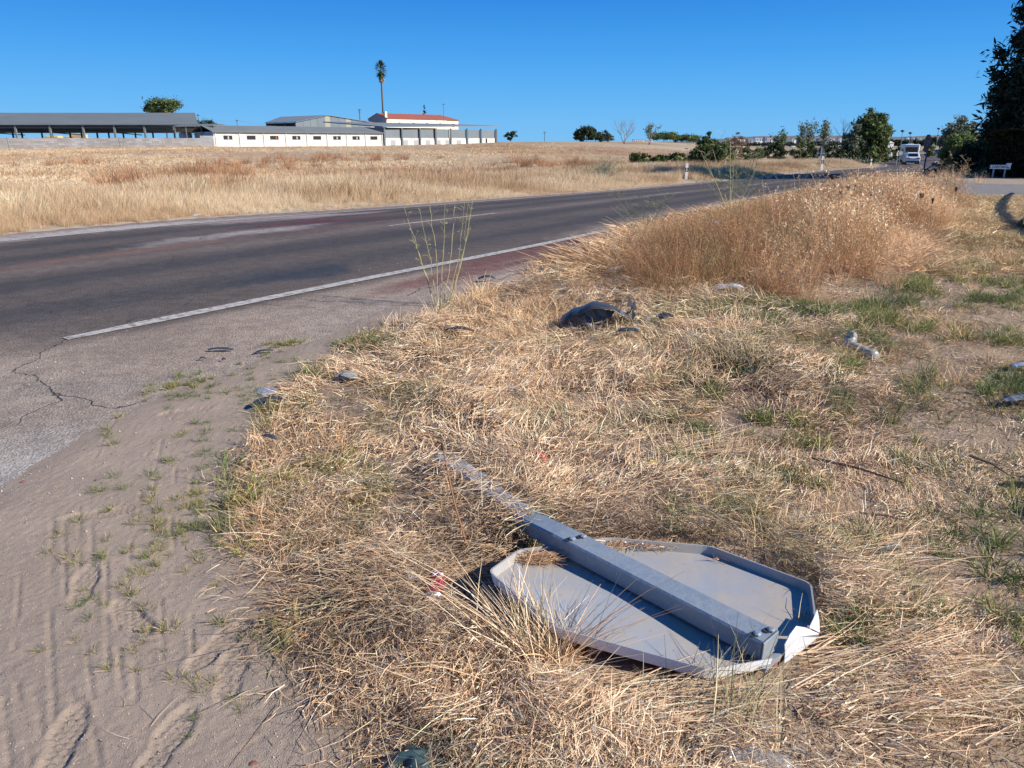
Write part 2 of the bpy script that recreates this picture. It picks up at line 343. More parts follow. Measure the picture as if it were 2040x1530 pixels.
# asphalt
keep = (ASD[q] > -.45).any(1) & (RR.ravel()[q] < 345).all(1)
qa = q[keep]; used = np.unique(qa); mp = np.full(NA * NR, -1); mp[used] = np.arange(len(used)); qa = mp[qa]
ax_, ay_, aa_ = PX_[used], PY_[used], ASD[used]
az_ = TZ[used] - .09 * sstep(-aa_, -.02, .4) + .0
T_, N_ = road_tn(ax_, ay_); W_ = road_w(T_)
def pxw(p, ru, rv, a, x=ax_, y=ay_, seed=0, sh=.5, st=(1, 1)):
    c = gp(*p); u = (x - c.x) * math.cos(a) + (y - c.y) * math.sin(a); v = -(x - c.x) * math.sin(a) + (y - c.y) * math.cos(a)
    q_ = np.sqrt((u / ru) ** 2 + (v / rv) ** 2) + (vnoise(u * st[0], v * st[1], 2.2, 4, seed) - .5) * 1.3; return (1 - sstep(q_, sh, 1.15))[:, None]
lane = np.array([.064, .054, .047]); warm = np.array([.118, .088, .066]); dark = np.array([.046, .039, .036]); shl = np.array([.265, .205, .155]); apr = np.array([.245, .195, .150])
sn = vnoise(T_ * .12, N_ * 2.2, 1, 4, 40)[:, None]; s2 = vnoise(ax_, ay_, .9, 4, 41)[:, None]; s3 = vnoise(T_ * .6, N_ * 6, 1, 3, 42)[:, None]
f = (N_ / W_)[:, None]
wt_ = np.exp(-((f - .16) / .07) ** 2) + np.exp(-((f - .37) / .07) ** 2) + np.exp(-((f - .66) / .06) ** 2) + np.exp(-((f - .86) / .06) ** 2)
wt_ = np.clip(wt_ * (.55 + .9 * sn), 0, 1)
c = warm * (1 - wt_) + dark * wt_; c = c * .6 + lane * .4
k = np.clip(np.exp(-((f - .5) / .035) ** 2) * (.4 + .6 * s3), 0, 1); c = c * (1 - k) + np.array([.15, .115, .095]) * k
c = c * (.8 + .45 * s2) * (.85 + .3 * s3)
k = sstep(f, -.012, -.045); sc_ = shl * (.75 + .5 * s2) * (.88 + .24 * s3); c = c * (1 - k) + sc_ * k
k = sstep(N_, W_ + .1, W_ + .35)[:, None]; c = c * (1 - k) + np.array([.21, .16, .14]) * (.8 + .4 * s3) * k
ap = sstep(ay_ + ax_ * .6, 4.5, 2.2)[:, None] * sstep(N_, 0.6, -.8)[:, None]; c = c * (1 - ap) + apr * (.8 + .45 * s2) * ap
t0 = road_tn(np.array([gp(100, 665).x]), np.array([gp(100, 665).y]))[0][0]
k = (sstep(-T_, -t0 - 1, -t0 + 2.5) * sstep(N_, 2.2, -.5))[:, None] * .8; c = c * (1 - k) + apr * .95 * (.75 + .5 * s2) * k
side = ((ax_ > 9) & (ay_ > 17) & (N_ < -.8))[:, None]; c = np.where(side, np.array([.20, .185, .17]) * (.8 + .3 * s2) * (.9 + .2 * vnoise(ax_, ay_, 3, 3, 44)[:, None]), c)
k = sstep(aa_ + .9 * (vnoise(ax_, ay_, 1.6, 4, 45) - .5), .85, -.05)[:, None] * .9; k = k * (N_[:, None] < 2); c = c * (1 - k) + SAND_C * .85 * k
hd = math.atan2(1, .66)
for (p, ru, rv, a, cc, s, am) in (((590, 547), .95, .42, hd - .25, (.030, .034, .040), 1, .9), ((1060, 512), 1.7, .50, hd, (.130, .062, .048), 2, 1.1), ((1160, 488), 1.7, .55, hd, (.110, .048, .040), 3, 1.1), ((900, 550), 1.2, .34, hd, (.155, .075, .058), 4, .9),
        ((1230, 464), 1.6, .5, hd, (.12, .035, .035), 5, 1.0), ((690, 437), 2.2, .5, hd - .1, (.085, .024, .024), 6, 1.0), ((500, 470), 4.2, .30, hd, (.15, .085, .065), 7, .6), ((200, 510), 3.2, .3, hd, (.15, .09, .065), 8, .5),
        ((440, 470), 1.6, .38, hd, (.32, .28, .25), 9, .55), ((560, 455), 1.3, .3, hd, (.30, .26, .25), 10, .5), ((340, 447), 3.6, .5, hd - .15, (.34, .30, .26), 11, .7), ((160, 462), 3.0, .45, hd, (.36, .33, .30), 12, .8), ((640, 430), 2.2, .35, hd, (.30, .22, .21), 13, .6),
        ((60, 900), .5, .35, 1.0, (.30, .28, .255), 14, .4), ((30, 980), .5, .3, 1.0, (.33, .31, .28), 15, .5), ((330, 760), 2.0, .15, .2, (.22, .19, .16), 16, .4)):
    k = pxw(p, ru, rv, a, seed=50 + s, st=((.5, 1.6) if rv / ru < .35 else (1, 1))) * am; k = k * np.clip(.15 + 1.7 * (s3 - .5) + 1.3 * s2, .1, 1.1) if s < 9 and s > 1 else k; k = np.clip(k, 0, 1); c = c * (1 - k) + np.array(cc) * (.8 + .4 * s3) * k
m_asph = mat('worn_asphalt', (0, 0, 0), .82, attr='Col', spec=.35)
N = m_asph.node_tree.nodes; L = m_asph.node_tree.links; b = N['Principled BSDF']; src = b.inputs['Base Color'].links[0].from_socket
tc = N.new('ShaderNodeTexCoord'); vo = N.new('ShaderNodeTexVoronoi'); vo.inputs['Scale'].default_value = 95; L.new(tc.outputs['Object'], vo.inputs[0])
hv = N.new('ShaderNodeHueSaturation'); mr = N.new('ShaderNodeMapRange'); mr.inputs[1].default_value = 0; mr.inputs[2].default_value = 1; mr.inputs[3].default_value = .74; mr.inputs[4].default_value = 1.3
sp = N.new('ShaderNodeSeparateColor'); L.new(vo.outputs['Color'], sp.inputs[0]); L.new(sp.outputs[0], mr.inputs[0]); L.new(mr.outputs[0], hv.inputs['Value']); L.new(src, hv.inputs['Color'])
# cracks: thin dark lines where a warped cell border runs, only in places
nz = N.new('ShaderNodeTexNoise'); nz.inputs['Scale'].default_value = 2.5; nz.inputs['Detail'].default_value = 6; L.new(tc.outputs['Object'], nz.inputs[0])
va = N.new('ShaderNodeVectorMath'); va.operation = 'ADD'; vsn = N.new('ShaderNodeVectorMath'); vsn.operation = 'SCALE'; vsn.inputs['Scale'].default_value = .55
L.new(nz.outputs['Color'], vsn.inputs[0]); L.new(vsn.outputs[0], va.inputs[0]); L.new(tc.outputs['Object'], va.inputs[1])
v2 = N.new('ShaderNodeTexVoronoi'); v2.feature = 'DISTANCE_TO_EDGE'; v2.inputs['Scale'].default_value = .55; L.new(va.outputs[0], v2.inputs[0])
lt = N.new('ShaderNodeMath'); lt.operation = 'LESS_THAN'; lt.inputs[1].default_value = .0036; L.new(v2.outputs['Distance'], lt.inputs[0])
n3 = N.new('ShaderNodeTexNoise'); n3.inputs['Scale'].default_value = .5; L.new(tc.outputs['Object'], n3.inputs[0]); g3 = N.new('ShaderNodeMath'); g3.operation = 'GREATER_THAN'; g3.inputs[1].default_value = .5; L.new(n3.outputs[0], g3.inputs[0])
mm = N.new('ShaderNodeMath'); mm.operation = 'MULTIPLY'; L.new(lt.outputs[0], mm.inputs[0]); L.new(g3.outputs[0], mm.inputs[1])
mx = N.new('ShaderNodeMix'); mx.data_type = 'RGBA'; L.new(mm.outputs[0], mx.inputs[0]); L.new(hv.outputs[0], mx.inputs[6]); mx.inputs[7].default_value = (.045, .04, .036, 1)
n4 = N.new('ShaderNodeTexNoise'); n4.inputs['Scale'].default_value = 7; n4.inputs['Detail'].default_value = 9; n4.inputs['Roughness'].default_value = .75; L.new(tc.outputs['Object'], n4.inputs[0])
r4 = N.new('ShaderNodeMapRange'); r4.inputs[1].default_value = .3; r4.inputs[2].default_value = .7; r4.inputs[3].default_value = .68; r4.inputs[4].default_value = 1.32; L.new(n4.outputs[0], r4.inputs[0])
h4 = N.new('ShaderNodeHueSaturation'); L.new(r4.outputs[0], h4.inputs['Value']); L.new(mx.outputs[2], h4.inputs['Color']); L.new(h4.outputs[0], b.inputs['Base Color'])
bp = N.new('ShaderNodeBump'); bp.inputs['Strength'].default_value = .55; bp.inputs['Distance'].default_value = .008; L.new(vo.outputs['Distance'], bp.inputs['Height']); L.new(bp.outputs[0], b.inputs['Normal'])
road = np_mesh('road', np.stack([ax_, ay_, az_], 1), np.ascontiguousarray(qa[:, ::-1]), m_asph, cols=np.clip(c, 0, 1), smooth=True); tag(road, kind='structure')

# painted lines, 4 mm above the asphalt
m_line = mat('road_paint_worn', (.44, .41, .37), .75, var=(.15, .125, .105), vscale=18, vamt=1.0, bump=.3, bscale=120)
m_line.node_tree.nodes['Color Ramp'].color_ramp.elements[0].position = .47; m_line.node_tree.nodes['Color Ramp'].color_ramp.elements[1].position = .66
def ribbon(name, t0, t1, n0, n1, step=.25, frac=None):
    ts = [t0]
    while ts[-1] < t1: ts.append(min(t1, ts[-1] + max(step, ts[-1] * .012)))
    ts = np.array(ts); base = road_w(ts) * frac if frac else 0 * ts; V = []; fd = sstep(ts - t0 - .5 * vnoise(ts * 5, ts * 0, 1, 2, 61), -.05, .35); mid_ = (n0 + n1) / 2
    for nn in (n0, n1):
        x, y = rpt(ts, base + mid_ + (nn - mid_) * (.72 + .28 * fd) + .006 * (vnoise(ts * 7, ts * 0 + nn * 9, 1, 3, 60) - .5)); V.append(np.stack([x, y, terr(x, y) + .005 + np.clip(ts * .00022, 0, .03)], 1))
    n = len(ts); F = np.array([[i, n + i, n + i + 1, i + 1] for i in range(n - 1)]); o = np_mesh(name, np.vstack(V), F, m_line); tag(o, kind='structure'); return o
def tpx(*p): g = gp(*p); return float(road_tn(np.array([g.x]), np.array([g.y]))[0][0])
ribbon('edge_line', tpx(100, 665), tpx(1660, 367), -.07, .08, step=.12)
ribbon('edge_line', tpx(1800, 341), 320, -.07, .08)
ribbon('edge_line', -30, 325, -.07, .08, frac=1.0)
d1, d2 = tpx(740, 449), tpx(985, 425); d3 = tpx(1255, 392)
PER = d3 - d1; DL = d2 - d1
for k in range(0, 16):
    ribbon('centre_dash', d1 + k * PER, d1 + k * PER + DL, -.05, .06, frac=.5)
print('dash', d1, d2, d3, PER, DL)

# sand sheet with tyre tracks and shoe prints
sx = np.arange(SX0, SX1 + .001, .0078); sy = [SY0]
while sy[-1] < SY1: sy.append(sy[-1] + .0068 * max(1, (sy[-1] / 2.0) ** 1.35))
sy = np.array(sy); GX, GY = np.meshgrid(sx, sy); gx, gy = GX.ravel(), GY.ravel(); hh = sand_h(gx, gy)
si = np.arange(len(gx)).reshape(len(sy), len(sx)); F = np.stack([si[:-1, :-1], si[:-1, 1:], si[1:, 1:], si[1:, :-1]], -1).reshape(-1, 4)
m_sand = mat('fine_sand', (0, 0, 0), .95, attr='Col', bump=.35, bscale=260, var=(.20, .155, .12), vscale=190, vamt=.5, spec=.12)
o = np_mesh('sand', np.stack([gx, gy, terr(gx, gy) + hh], 1), F, m_sand, cols=soil_col(gx, gy), smooth=True); tag(o, kind='structure')
def gz_at(x, y):
    x = np.atleast_1d(x); y = np.atleast_1d(y); z = terr(x, y)
    ins = (x > SX0) & (x < SX1) & (y > SY0) & (y < SY1)
    return z + np.where(ins, .006, 0)
# ------------------------------------------------------------------ grass
def blades(P, az, L, el, droop, curl, w, K=2, roll=None, floor=True, taper=.8, gz=None):
    """strips: returns verts (N*(K+1)*2,3), faces, and per-vertex blade index"""
    n = len(P); az = np.asarray(az); el = np.asarray(el); c = P.copy(); pts = [c.copy()]; wv = []
    if roll is None: roll = rng.normal(0, .7, n)
    for k in range(K + 1):
        t = k / K; a = az + curl * t; e = el - droop * t
        d = np.stack([np.cos(a) * np.cos(e), np.sin(a) * np.cos(e), np.sin(e)], 1)
        pr = np.stack([-np.sin(a), np.cos(a), np.zeros(n)], 1); up = np.cross(d, pr)
        wk = w * (1 - taper * t ** 1.4) * .5
        wv.append((pr * np.cos(roll)[:, None] + up * np.sin(roll)[:, None]) * wk[:, None])
        if k < K: c = c + d * (L / K)[:, None]; pts.append(c.copy())
    V = np.empty((n, K + 1, 2, 3))
    for k in range(K + 1):
        p = pts[k]
        if floor and k:
            g = gz(p[:, 0], p[:, 1]) if gz is not None else P[:, 2]
            p[:, 2] = np.maximum(p[:, 2], g + .004)
        V[:, k, 0] = p - wv[k]; V[:, k, 1] = p + wv[k]
    b = (np.arange(n) * (K + 1) * 2)[:, None]
    F = np.concatenate([np.stack([b[:, 0] + 2 * k, b[:, 0] + 2 * k + 1, b[:, 0] + 2 * k + 3, b[:, 0] + 2 * k + 2], 1) for k in range(K)])
    return V.reshape(-1, 3), F, np.repeat(np.arange(n), (K + 1) * 2)
STRAW = np.array([[.80, .59, .40], [.72, .51, .33], [.88, .71, .52], [.60, .41, .26], [.76, .53, .36], [.46, .29, .18], [.70, .58, .40], [.90, .79, .62]]) * np.array([1.0, .965, .89])
BROWN = np.array([[.40, .22, .11], [.46, .28, .15], [.34, .18, .095], [.52, .35, .19], [.44, .30, .18], [.30, .17, .10]])
OLD_SHADE = np.array([[.20, .125, .075], [.15, .095, .06], [.27, .175, .105], [.24, .17, .12]])
GREEN = np.array([[.10, .15, .045], [.14, .19, .06], [.20, .24, .09], [.085, .13, .05], [.26, .28, .12]])
OLIVE = np.array([[.34, .31, .16], [.42, .37, .21], [.27, .265, .13], [.50, .42, .25]])
def pick(pal, n, p=None, jit=.12):
    c = pal[rng.choice(len(pal), n, p=p)]; return np.clip(c * (1 + rng.normal(0, jit, (n, 1))), .01, .95)
m_grass = mat('dry_grass', (0, 0, 0), .7, attr='Col', spec=.25, transl=.12)
m_grassi = mat('dry_grass_clump', (0, 0, 0), .7, attr='Col', spec=.25, transl=.15, inst=True)
class Pack:
    def __init__(s): s.V = []; s.F = []; s.C = []; s.n = 0
    def add(s, V, F, idx, col): s.V.append(V); s.F.append(F + s.n); s.C.append(col[idx]); s.n += len(V)
    def build(s, name, mt, **k):
        V = np.vstack(s.V); F = np.vstack(s.F); print(name, len(F) * 2, 'tris'); return np_mesh(name, V, F, mt, cols=np.vstack(s.C), **k)

# things that the grass must keep out of: (polygon, height) filled by footprints on the ground
SIGN_PX = [(972, 1140), (1040, 1094), (1212, 1066), (1420, 1080), (1625, 1158), (1638, 1250), (1560, 1322), (1412, 1352), (1110, 1275)]
KEEP_OUT = [[tuple(atz(px, py, .075)[:2]) for px, py in SIGN_PX]]
POSTP = [tuple(atz(px, py, .10)[:2]) for px, py in [(1100, 1075), (1010, 1022), (960, 985), (866, 915), (880, 895), (935, 918), (1000, 968), (1040, 992), (1120, 1040)]]
KEEP_OUT.append(POSTP)
def allowed(x, y, tip=False):
    m = np.ones(len(x), bool)
    for P in KEEP_OUT: m &= ~inpoly(x, y, P)
    return m

FRONT = [tuple(atz(px, py, .06)[:2]) for px, py in [(968, 1165), (1105, 1272), (1410, 1360), (1570, 1330), (1640, 1262)]]
def FRONTD(x, y): return pdist(x, y, FRONT)[0]
# --- lying straw near the camera, every stalk its own
def zone_xy(n, x0, x1, y0, y1):
    return rng.uniform(x0, x1, n), rng.uniform(y0, y1, n)
def frustum(x, y, m=.25): return np.abs(x) < y * .70 + m
def straw_layer(P, n, y0, y1, Ls, Ws, K=2, seed=0, up=False, dens=None):
    xm = y1 * .7 + .3; x, y = zone_xy(n, -1.9, xm, y0, y1)
    gs = gsd(x, y); lush = vnoise(x, y, 1.1, 3, 70) * (1 - .45 * sstep(x - .30 * y, .3, 1.6)); fine = vnoise(x, y, 5, 3, 71 + seed)
    bare = vnoise(x, y, 2.3, 3, 77)
    pr = sstep(gs, -.10, .22) * (.22 + .78 * sstep(bare - .07 * sstep(x - .30 * y, .3, 1.6), .36, .5)) * (.45 + .55 * sstep(fine, .3, .55))
    pr = np.where(gs < .05, pr * .5, pr)
    k = (rng.random(n) < pr) & frustum(x, y) & allowed(x, y); x, y, gs, lush, fine = x[k], y[k], gs[k], lush[k], fine[k]; n = len(x)
    flow = vnoise(x, y, .9, 2, 80) * 9 + vnoise(x, y, 3.1, 2, 81) * 4
    az = flow + rng.normal(0, .55, n); az = np.where(rng.random(n) < .25, rng.uniform(0, 6.28, n), az)
    rgt = sstep(x - .30 * y, .25, 1.2); L_ = rng.uniform(*Ls, n) * (.6 + .8 * lush) * (1 - .35 * rgt); mound = (.07 * sstep(lush, .38, .68) + .05 * sstep(fine, .5, .7)) * (1 - .65 * rgt)
    tall = sstep(gs, .0, .5)
    z = gz_at(x, y) + rng.random(n) ** 1.3 * (mound * tall + .018)
    if up: el = rng.uniform(.25, 1.25, n); dr = rng.uniform(.2, 1.3, n)
    else: el = rng.normal(.12, .22, n); dr = rng.normal(.25, .3, n)
    w_ = rng.uniform(*Ws, n)
    col = pick(STRAW, n); t = vnoise(x, y, .8, 3, 90)[:, None]; g = sstep(vnoise(x, y, 2.0, 3, 91), .55, .66)[:, None]
    col = col * (1 - .45 * sstep(t, .5, .7)) + pick(BROWN, n) * .45 * sstep(t, .5, .7)
    low = (z - gz_at(x, y)) / (mound * tall + .018); old = (rng.random(n) < .75 * (1 - sstep(low, .15, .6)))[:, None]; col = np.where(old, pick(OLD_SHADE, n), col)  # low blades darker: old litter, with the shade of the gaps coloured in
    wet = sstep(vnoise(x, y, 1.7, 3, 95), .56, .68)[:, None] * .5; col = col * (1 - wet) + pick(OLD_SHADE, n) * wet
    rt = sstep(x - .30 * y, .3, 1.5)[:, None] * (rng.random(n)[:, None] < .33); col = np.where(rt > .5, pick(OLIVE, n), col)
    col = np.where((rng.random(n)[:, None] < g * .38), pick(OLIVE, n), col)
    fr = np.exp(-(FRONTD(x, y) / .15) ** 2); z = z - fr * np.maximum(z - gz_at(x, y) - .012, 0) * .85; el = el * (1 - .75 * fr); k2 = rng.random(n) > fr * .5
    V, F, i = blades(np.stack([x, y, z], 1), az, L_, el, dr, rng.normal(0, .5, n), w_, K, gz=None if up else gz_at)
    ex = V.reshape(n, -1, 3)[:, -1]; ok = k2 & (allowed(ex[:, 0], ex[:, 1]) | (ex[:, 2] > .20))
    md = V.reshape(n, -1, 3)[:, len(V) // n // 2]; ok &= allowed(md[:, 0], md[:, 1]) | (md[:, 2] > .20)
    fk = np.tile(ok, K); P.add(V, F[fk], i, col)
pk = Pack()
straw_layer(pk, 90000, 1.0, 3.2, (.006, .03), (.002, .0055), K=1, seed=6)
straw_layer(pk, 50000, 3.2, 6.0, (.01, .04), (.004, .008), K=1, seed=7)
straw_layer(pk, 250000, 1.0, 3.1, (.022, .085), (.0013, .0032), seed=0)
straw_layer(pk, 13000, 1.0, 3.1, (.09, .24), (.0014, .0032), K=3, seed=1)
straw_layer(pk, 26000, 1.0, 3.3, (.03, .10), (.0013, .003), seed=2, up=True)
straw_layer(pk, 170000, 3.1, 5.6, (.035, .13), (.0022, .0046), seed=3)
straw_layer(pk, 44000, 3.1, 6.2, (.05, .13), (.002, .0042), seed=4, up=True)
straw_layer(pk, 150000, 5.6, 9.6, (.05, .16), (.003, .006), seed=5)
o = pk.build('dry_straw', m_grass); tag(o, 'flattened dry straw covering the verge around the fallen sign', 'straw', kind='stuff')

# --- clumps, instanced
SRC = bpy.data.collections.new('grass_sources')
def clump(name, specs, seed):
    P = Pack()
    for (n, R, L0, L1, e0, e1, d0, d1, w0, w1, pal, K, heads) in specs:
        a = rng.uniform(0, 6.283, n); r = R * np.sqrt(rng.random(n)); x, y = np.cos(a) * r, np.sin(a) * r
        az = a + rng.normal(0, .9, n); L_ = rng.uniform(L0, L1, n); col = pick(pal, n)
        base = np.stack([x, y, np.full(n, -.01)], 1); el = rng.uniform(e0, e1, n); dr = rng.uniform(d0, d1, n); cu = rng.normal(0, .3, n); w_ = rng.uniform(w0, w1, n); ro = rng.uniform(0, 3.1, n)
        V, F, i = blades(base, az, L_, el, dr, cu, w_, K, roll=ro, gz=lambda x_, y_: 0 * x_); P.add(V, F, i, col)
        if heads:
            tips = V.reshape(n, K + 1, 2, 3)[:, -1].mean(1); hn = int(heads * 5); 
            sel = np.repeat(np.arange(n)[rng.random(n) < .75], hn); m = len(sel)
            t2 = tips[sel] - np.stack([0 * sel, 0 * sel, rng.uniform(0, .14, m)], 1) * (L_[sel] / .7)[:, None] + rng.normal(0, .012, (m, 3))
            V, F, i = blades(t2, rng.uniform(0, 6.28, m), rng.uniform(.012, .028, m) * heads, rng.uniform(-.9, 1.1, m), np.zeros(m), np.zeros(m), rng.uniform(.004, .008, m) * heads ** .5, 1, floor=False, taper=.3)
            P.add(V, F, i, np.clip(col[sel] * 1.12, 0, .9))
    V = np.vstack(P.V); F = np.vstack(P.F); o = np_mesh(name, V, F, m_grassi, cols=np.vstack(P.C)); COL.objects.unlink(o); return o
def clump_coll(name, make, n=7):
    c = bpy.data.collections.new(name)
    for i in range(n): c.objects.link(make(i))
    return c
# n, R, L0,L1, el0,el1, droop0,1, w0,w1, palette, K, heads
C_TALL = clump_coll('tall', lambda i: clump('tall_clump', [(60, .16, .35, .80, 1.0, 1.55, .0, .75, .0024, .005, BROWN if i % 4 else OLIVE, 3, .8), (40, .2, .15, .45, .5, 1.4, .2, 1.2, .004, .007, BROWN, 2, 0)], i))
C_OAT = clump_coll('oat', lambda i: clump('oat_clump', [(46, .17, .4, .85, 1.05, 1.5, .1, .8, .0024, .005, STRAW, 3, 1.5), (30, .2, .15, .4, .5, 1.4, .2, 1.2, .004, .008, STRAW, 2, 0)], i))
C_MID = clump_coll('mid', lambda i: clump('dry_clump', [(80, .12, .08, .26, .45, 1.4, .3, 1.3, .002, .0042, STRAW, 3, 0)], i))
C_GRN = clump_coll('green', lambda i: clump('green_tuft', [(46, .05, .05, .15, .3, 1.4, .1, 1.0, .003, .0065, GREEN, 2, 0), (14, .06, .06, .14, .1, 1.0, .1, .6, .003, .005, OLIVE, 2, 0)], i))
C_MAT = clump_coll('mat', lambda i: clump('straw_mat', [(150, .30, .12, .34, -.05, .45, .0, .5, .006, .012, STRAW, 2, 0)], i))
C_MOW = clump_coll('mow', lambda i: clump('mown_mat', [(110, .28, .10, .28, -.05, .3, .0, .3, .006, .011, STRAW, 2, 0), (50, .28, .04, .09, .4, 1.4, .1, .6, .006, .010, OLIVE, 1, 0), (40, .28, .04, .10, .3, 1.4, .1, .6, .006, .010, STRAW, 1, 0)], i))
C_FAR = clump_coll('far', lambda i: clump('verge_clump', [(90, .45, .35, .95, 1.0, 1.5, .0, .8, .007, .017, STRAW, 2, 0)], i))
C_WEED = clump_coll('weed', lambda i: clump('brown_weed', [(60, .30, .5, 1.1, .7, 1.5, .0, .6, .012, .024, BROWN, 2, 1.2)], i))
C_FLD = clump_coll('field', lambda i: clump('field_clump', [(70, .9, .18, .5, .5, 1.4, .2, .9, .03, .06, STRAW, 2, 0)], i))
def scatter(name, coll, x, y, z, scl, tint, label, cat, tilt=.12):
    n = len(x); V = np.stack([x, y, z], 1); me = bpy.data.meshes.new(name); me.vertices.add(n); me.vertices.foreach_set('co', V.astype(np.float32).ravel())
    rot = np.stack([rng.normal(0, tilt, n), rng.normal(0, tilt, n), rng.uniform(0, 6.28, n)], 1)
    a = me.attributes.new('rot', 'FLOAT_VECTOR', 'POINT'); a.data.foreach_set('vector', rot.astype(np.float32).ravel())
    a = me.attributes.new('scl', 'FLOAT', 'POINT'); a.data.foreach_set('value', np.asarray(scl, dtype=np.float32))
    a = me.attributes.new('idx', 'INT', 'POINT'); a.data.foreach_set('value', rng.integers(0, 7, n).astype(np.int32))
    a = me.attributes.new('tint', 'FLOAT_COLOR', 'POINT'); t4 = np.ones((n, 4), dtype=np.float32); t4[:, :3] = tint; a.data.foreach_set('color', t4.ravel())
    o = bpy.data.objects.new(name, me); COL.objects.link(o)
    g = bpy.data.node_groups.new(name, 'GeometryNodeTree'); g.interface.new_socket('Geometry', in_out='INPUT', socket_type='NodeSocketGeometry'); g.interface.new_socket('Geometry', in_out='OUTPUT', socket_type='NodeSocketGeometry')
    Nn = g.nodes; gi_ = Nn.new('NodeGroupInput'); go = Nn.new('NodeGroupOutput'); ip = Nn.new('GeometryNodeInstanceOnPoints'); ci = Nn.new('GeometryNodeCollectionInfo')
    ci.inputs['Collection'].default_value = coll; ci.inputs['Separate Children'].default_value = True; ci.inputs['Reset Children'].default_value = True; ip.inputs['Pick Instance'].default_value = True
    def na(nm, ty):
        q_ = Nn.new('GeometryNodeInputNamedAttribute'); q_.data_type = ty; q_.inputs['Name'].default_value = nm; return q_.outputs['Attribute']
    mpn = Nn.new('GeometryNodeMeshToPoints'); g.links.new(gi_.outputs[0], mpn.inputs[0])
    g.links.new(mpn.outputs[0], ip.inputs['Points']); g.links.new(ci.outputs[0], ip.inputs['Instance']); g.links.new(na('idx', 'INT'), ip.inputs['Instance Index'])
    g.links.new(na('rot', 'FLOAT_VECTOR'), ip.inputs['Rotation']); g.links.new(na('scl', 'FLOAT'), ip.inputs['Scale']); g.links.new(ip.outputs[0], go.inputs[0])
    md = o.modifiers.new('grass', 'NODES'); md.node_group = g
    tag(o, label, cat, kind='stuff'); print(name, n, 'clumps'); return o
def tint_of(x, y, lo, hi, s=.5, seed=100, jit=.1):
    k = vnoise(x, y, s, 3, seed)[:, None]; k = sstep(k, .3, .7); return np.clip(np.array(lo) * (1 - k) + np.array(hi) * k, 0, 2) * (1 + rng.normal(0, jit, (len(x), 1)))

# tall brown stand between the fallen sign and the junction
TALL = XY([(960, 580), (1010, 600), (1110, 604), (1240, 600), (1330, 615), (1450, 600), (1580, 612), (1690, 620), (1760, 590), (1840, 545), (1880, 500), (1905, 470), (1925, 430), (1935, 400), (1880, 392), (1700, 383), (1640, 384), (1560, 398), (1400, 430), (1250, 474), (1160, 505), (1060, 548)])
n = 24000; x, y = rng.uniform(-1.5, 16, n), rng.uniform(5.5, 26, n); d, _ = pdist(x, y, TALL + TALL[:1]); ins = inpoly(x, y, TALL); dd = np.where(ins, d, -d)
k = (rng.random(n) < sstep(dd, -.25, .5) * (.18 + .82 * sstep(vnoise(x, y, 1.4, 3, 110), .38, .56)) * .8) & (rng.random(n) < np.clip(1.3 - y / 26, .4, 1)) & (asd(x, y) < -.05); x, y, dd = x[k], y[k], dd[k]
hh_ = (.30 + .60 * sstep(dd, -.1, 1.1)) * (.42 + .58 * sstep(-asd(x, y), .3, 2.2)) * (.62 + .45 * sstep(vnoise(x, y, .5, 2, 111), .3, .7)) * (.85 + .35 * rng.random(len(x)))
pxc = 1020 + x / y * FPX * 1.035; yc = np.interp(pxc, [900, 960, 1100, 1250, 1400, 1500, 1600, 1700, 1800, 1900, 1960], [590, 572, 522, 462, 430, 408, 384, 362, 354, 356, 400]) + rng.normal(0, 7, len(x))
vv = (765 - yc) / FPX; zl = CAMH + (-ST + vv * CT) / (CT + vv * ST) * y - gz_at(x, y); hh_ = np.minimum(hh_, np.clip(zl / .70, .18, 1.2))
right = sstep(x - y * .36, -.5, 1.6)
oat = rng.random(len(x)) < right * .75
tn = tint_of(x, y, (1.15, 1.08, 1.0), (.80, .70, .62), .8, 112)
scatter('tall_dry_grass', C_TALL, x[~oat], y[~oat], gz_at(x[~oat], y[~oat]), hh_[~oat] * 1.12, tn[~oat] * 1.05, 'tall red-brown dry grass filling the verge up to the junction', 'grass')
scatter('wild_oat_grass', C_OAT, x[oat], y[oat], gz_at(x[oat], y[oat]), hh_[oat] * 1.12, tn[oat] * .95, 'pale wild oat grass on the right side of the tall verge', 'grass')
# upright dry clumps in the straw
n = 2600; x, y = rng.uniform(-2, 6, n), rng.uniform(1.2, 8.6, n); gs = gsd(x, y); lu = vnoise(x, y, 1.0, 3, 120)
k = (gs > .05) & frustum(x, y) & (rng.random(n) < sstep(lu, .42, .62) * (1 - .8 * sstep(x - .30 * y, .8, 1.8)) * np.clip(.35 + y * .09, 0, 1)) & ~inpoly(x, y, TALL)
dsg, _ = pdist(x, y, KEEP_OUT[0] + KEEP_OUT[0][:1]); k &= allowed(x, y) & (dsg > .16); x, y = x[k], y[k]
scatter('upright_dry_grass', C_MID, x, y, gz_at(x, y), rng.uniform(.45, 1.0, len(x)) * np.clip(.6 + y * .07, 0, 1.1), tint_of(x, y, (1.1, 1.05, .95), (.82, .74, .68), .9, 121), 'half-upright dry grass standing in the straw', 'grass', tilt=.3)
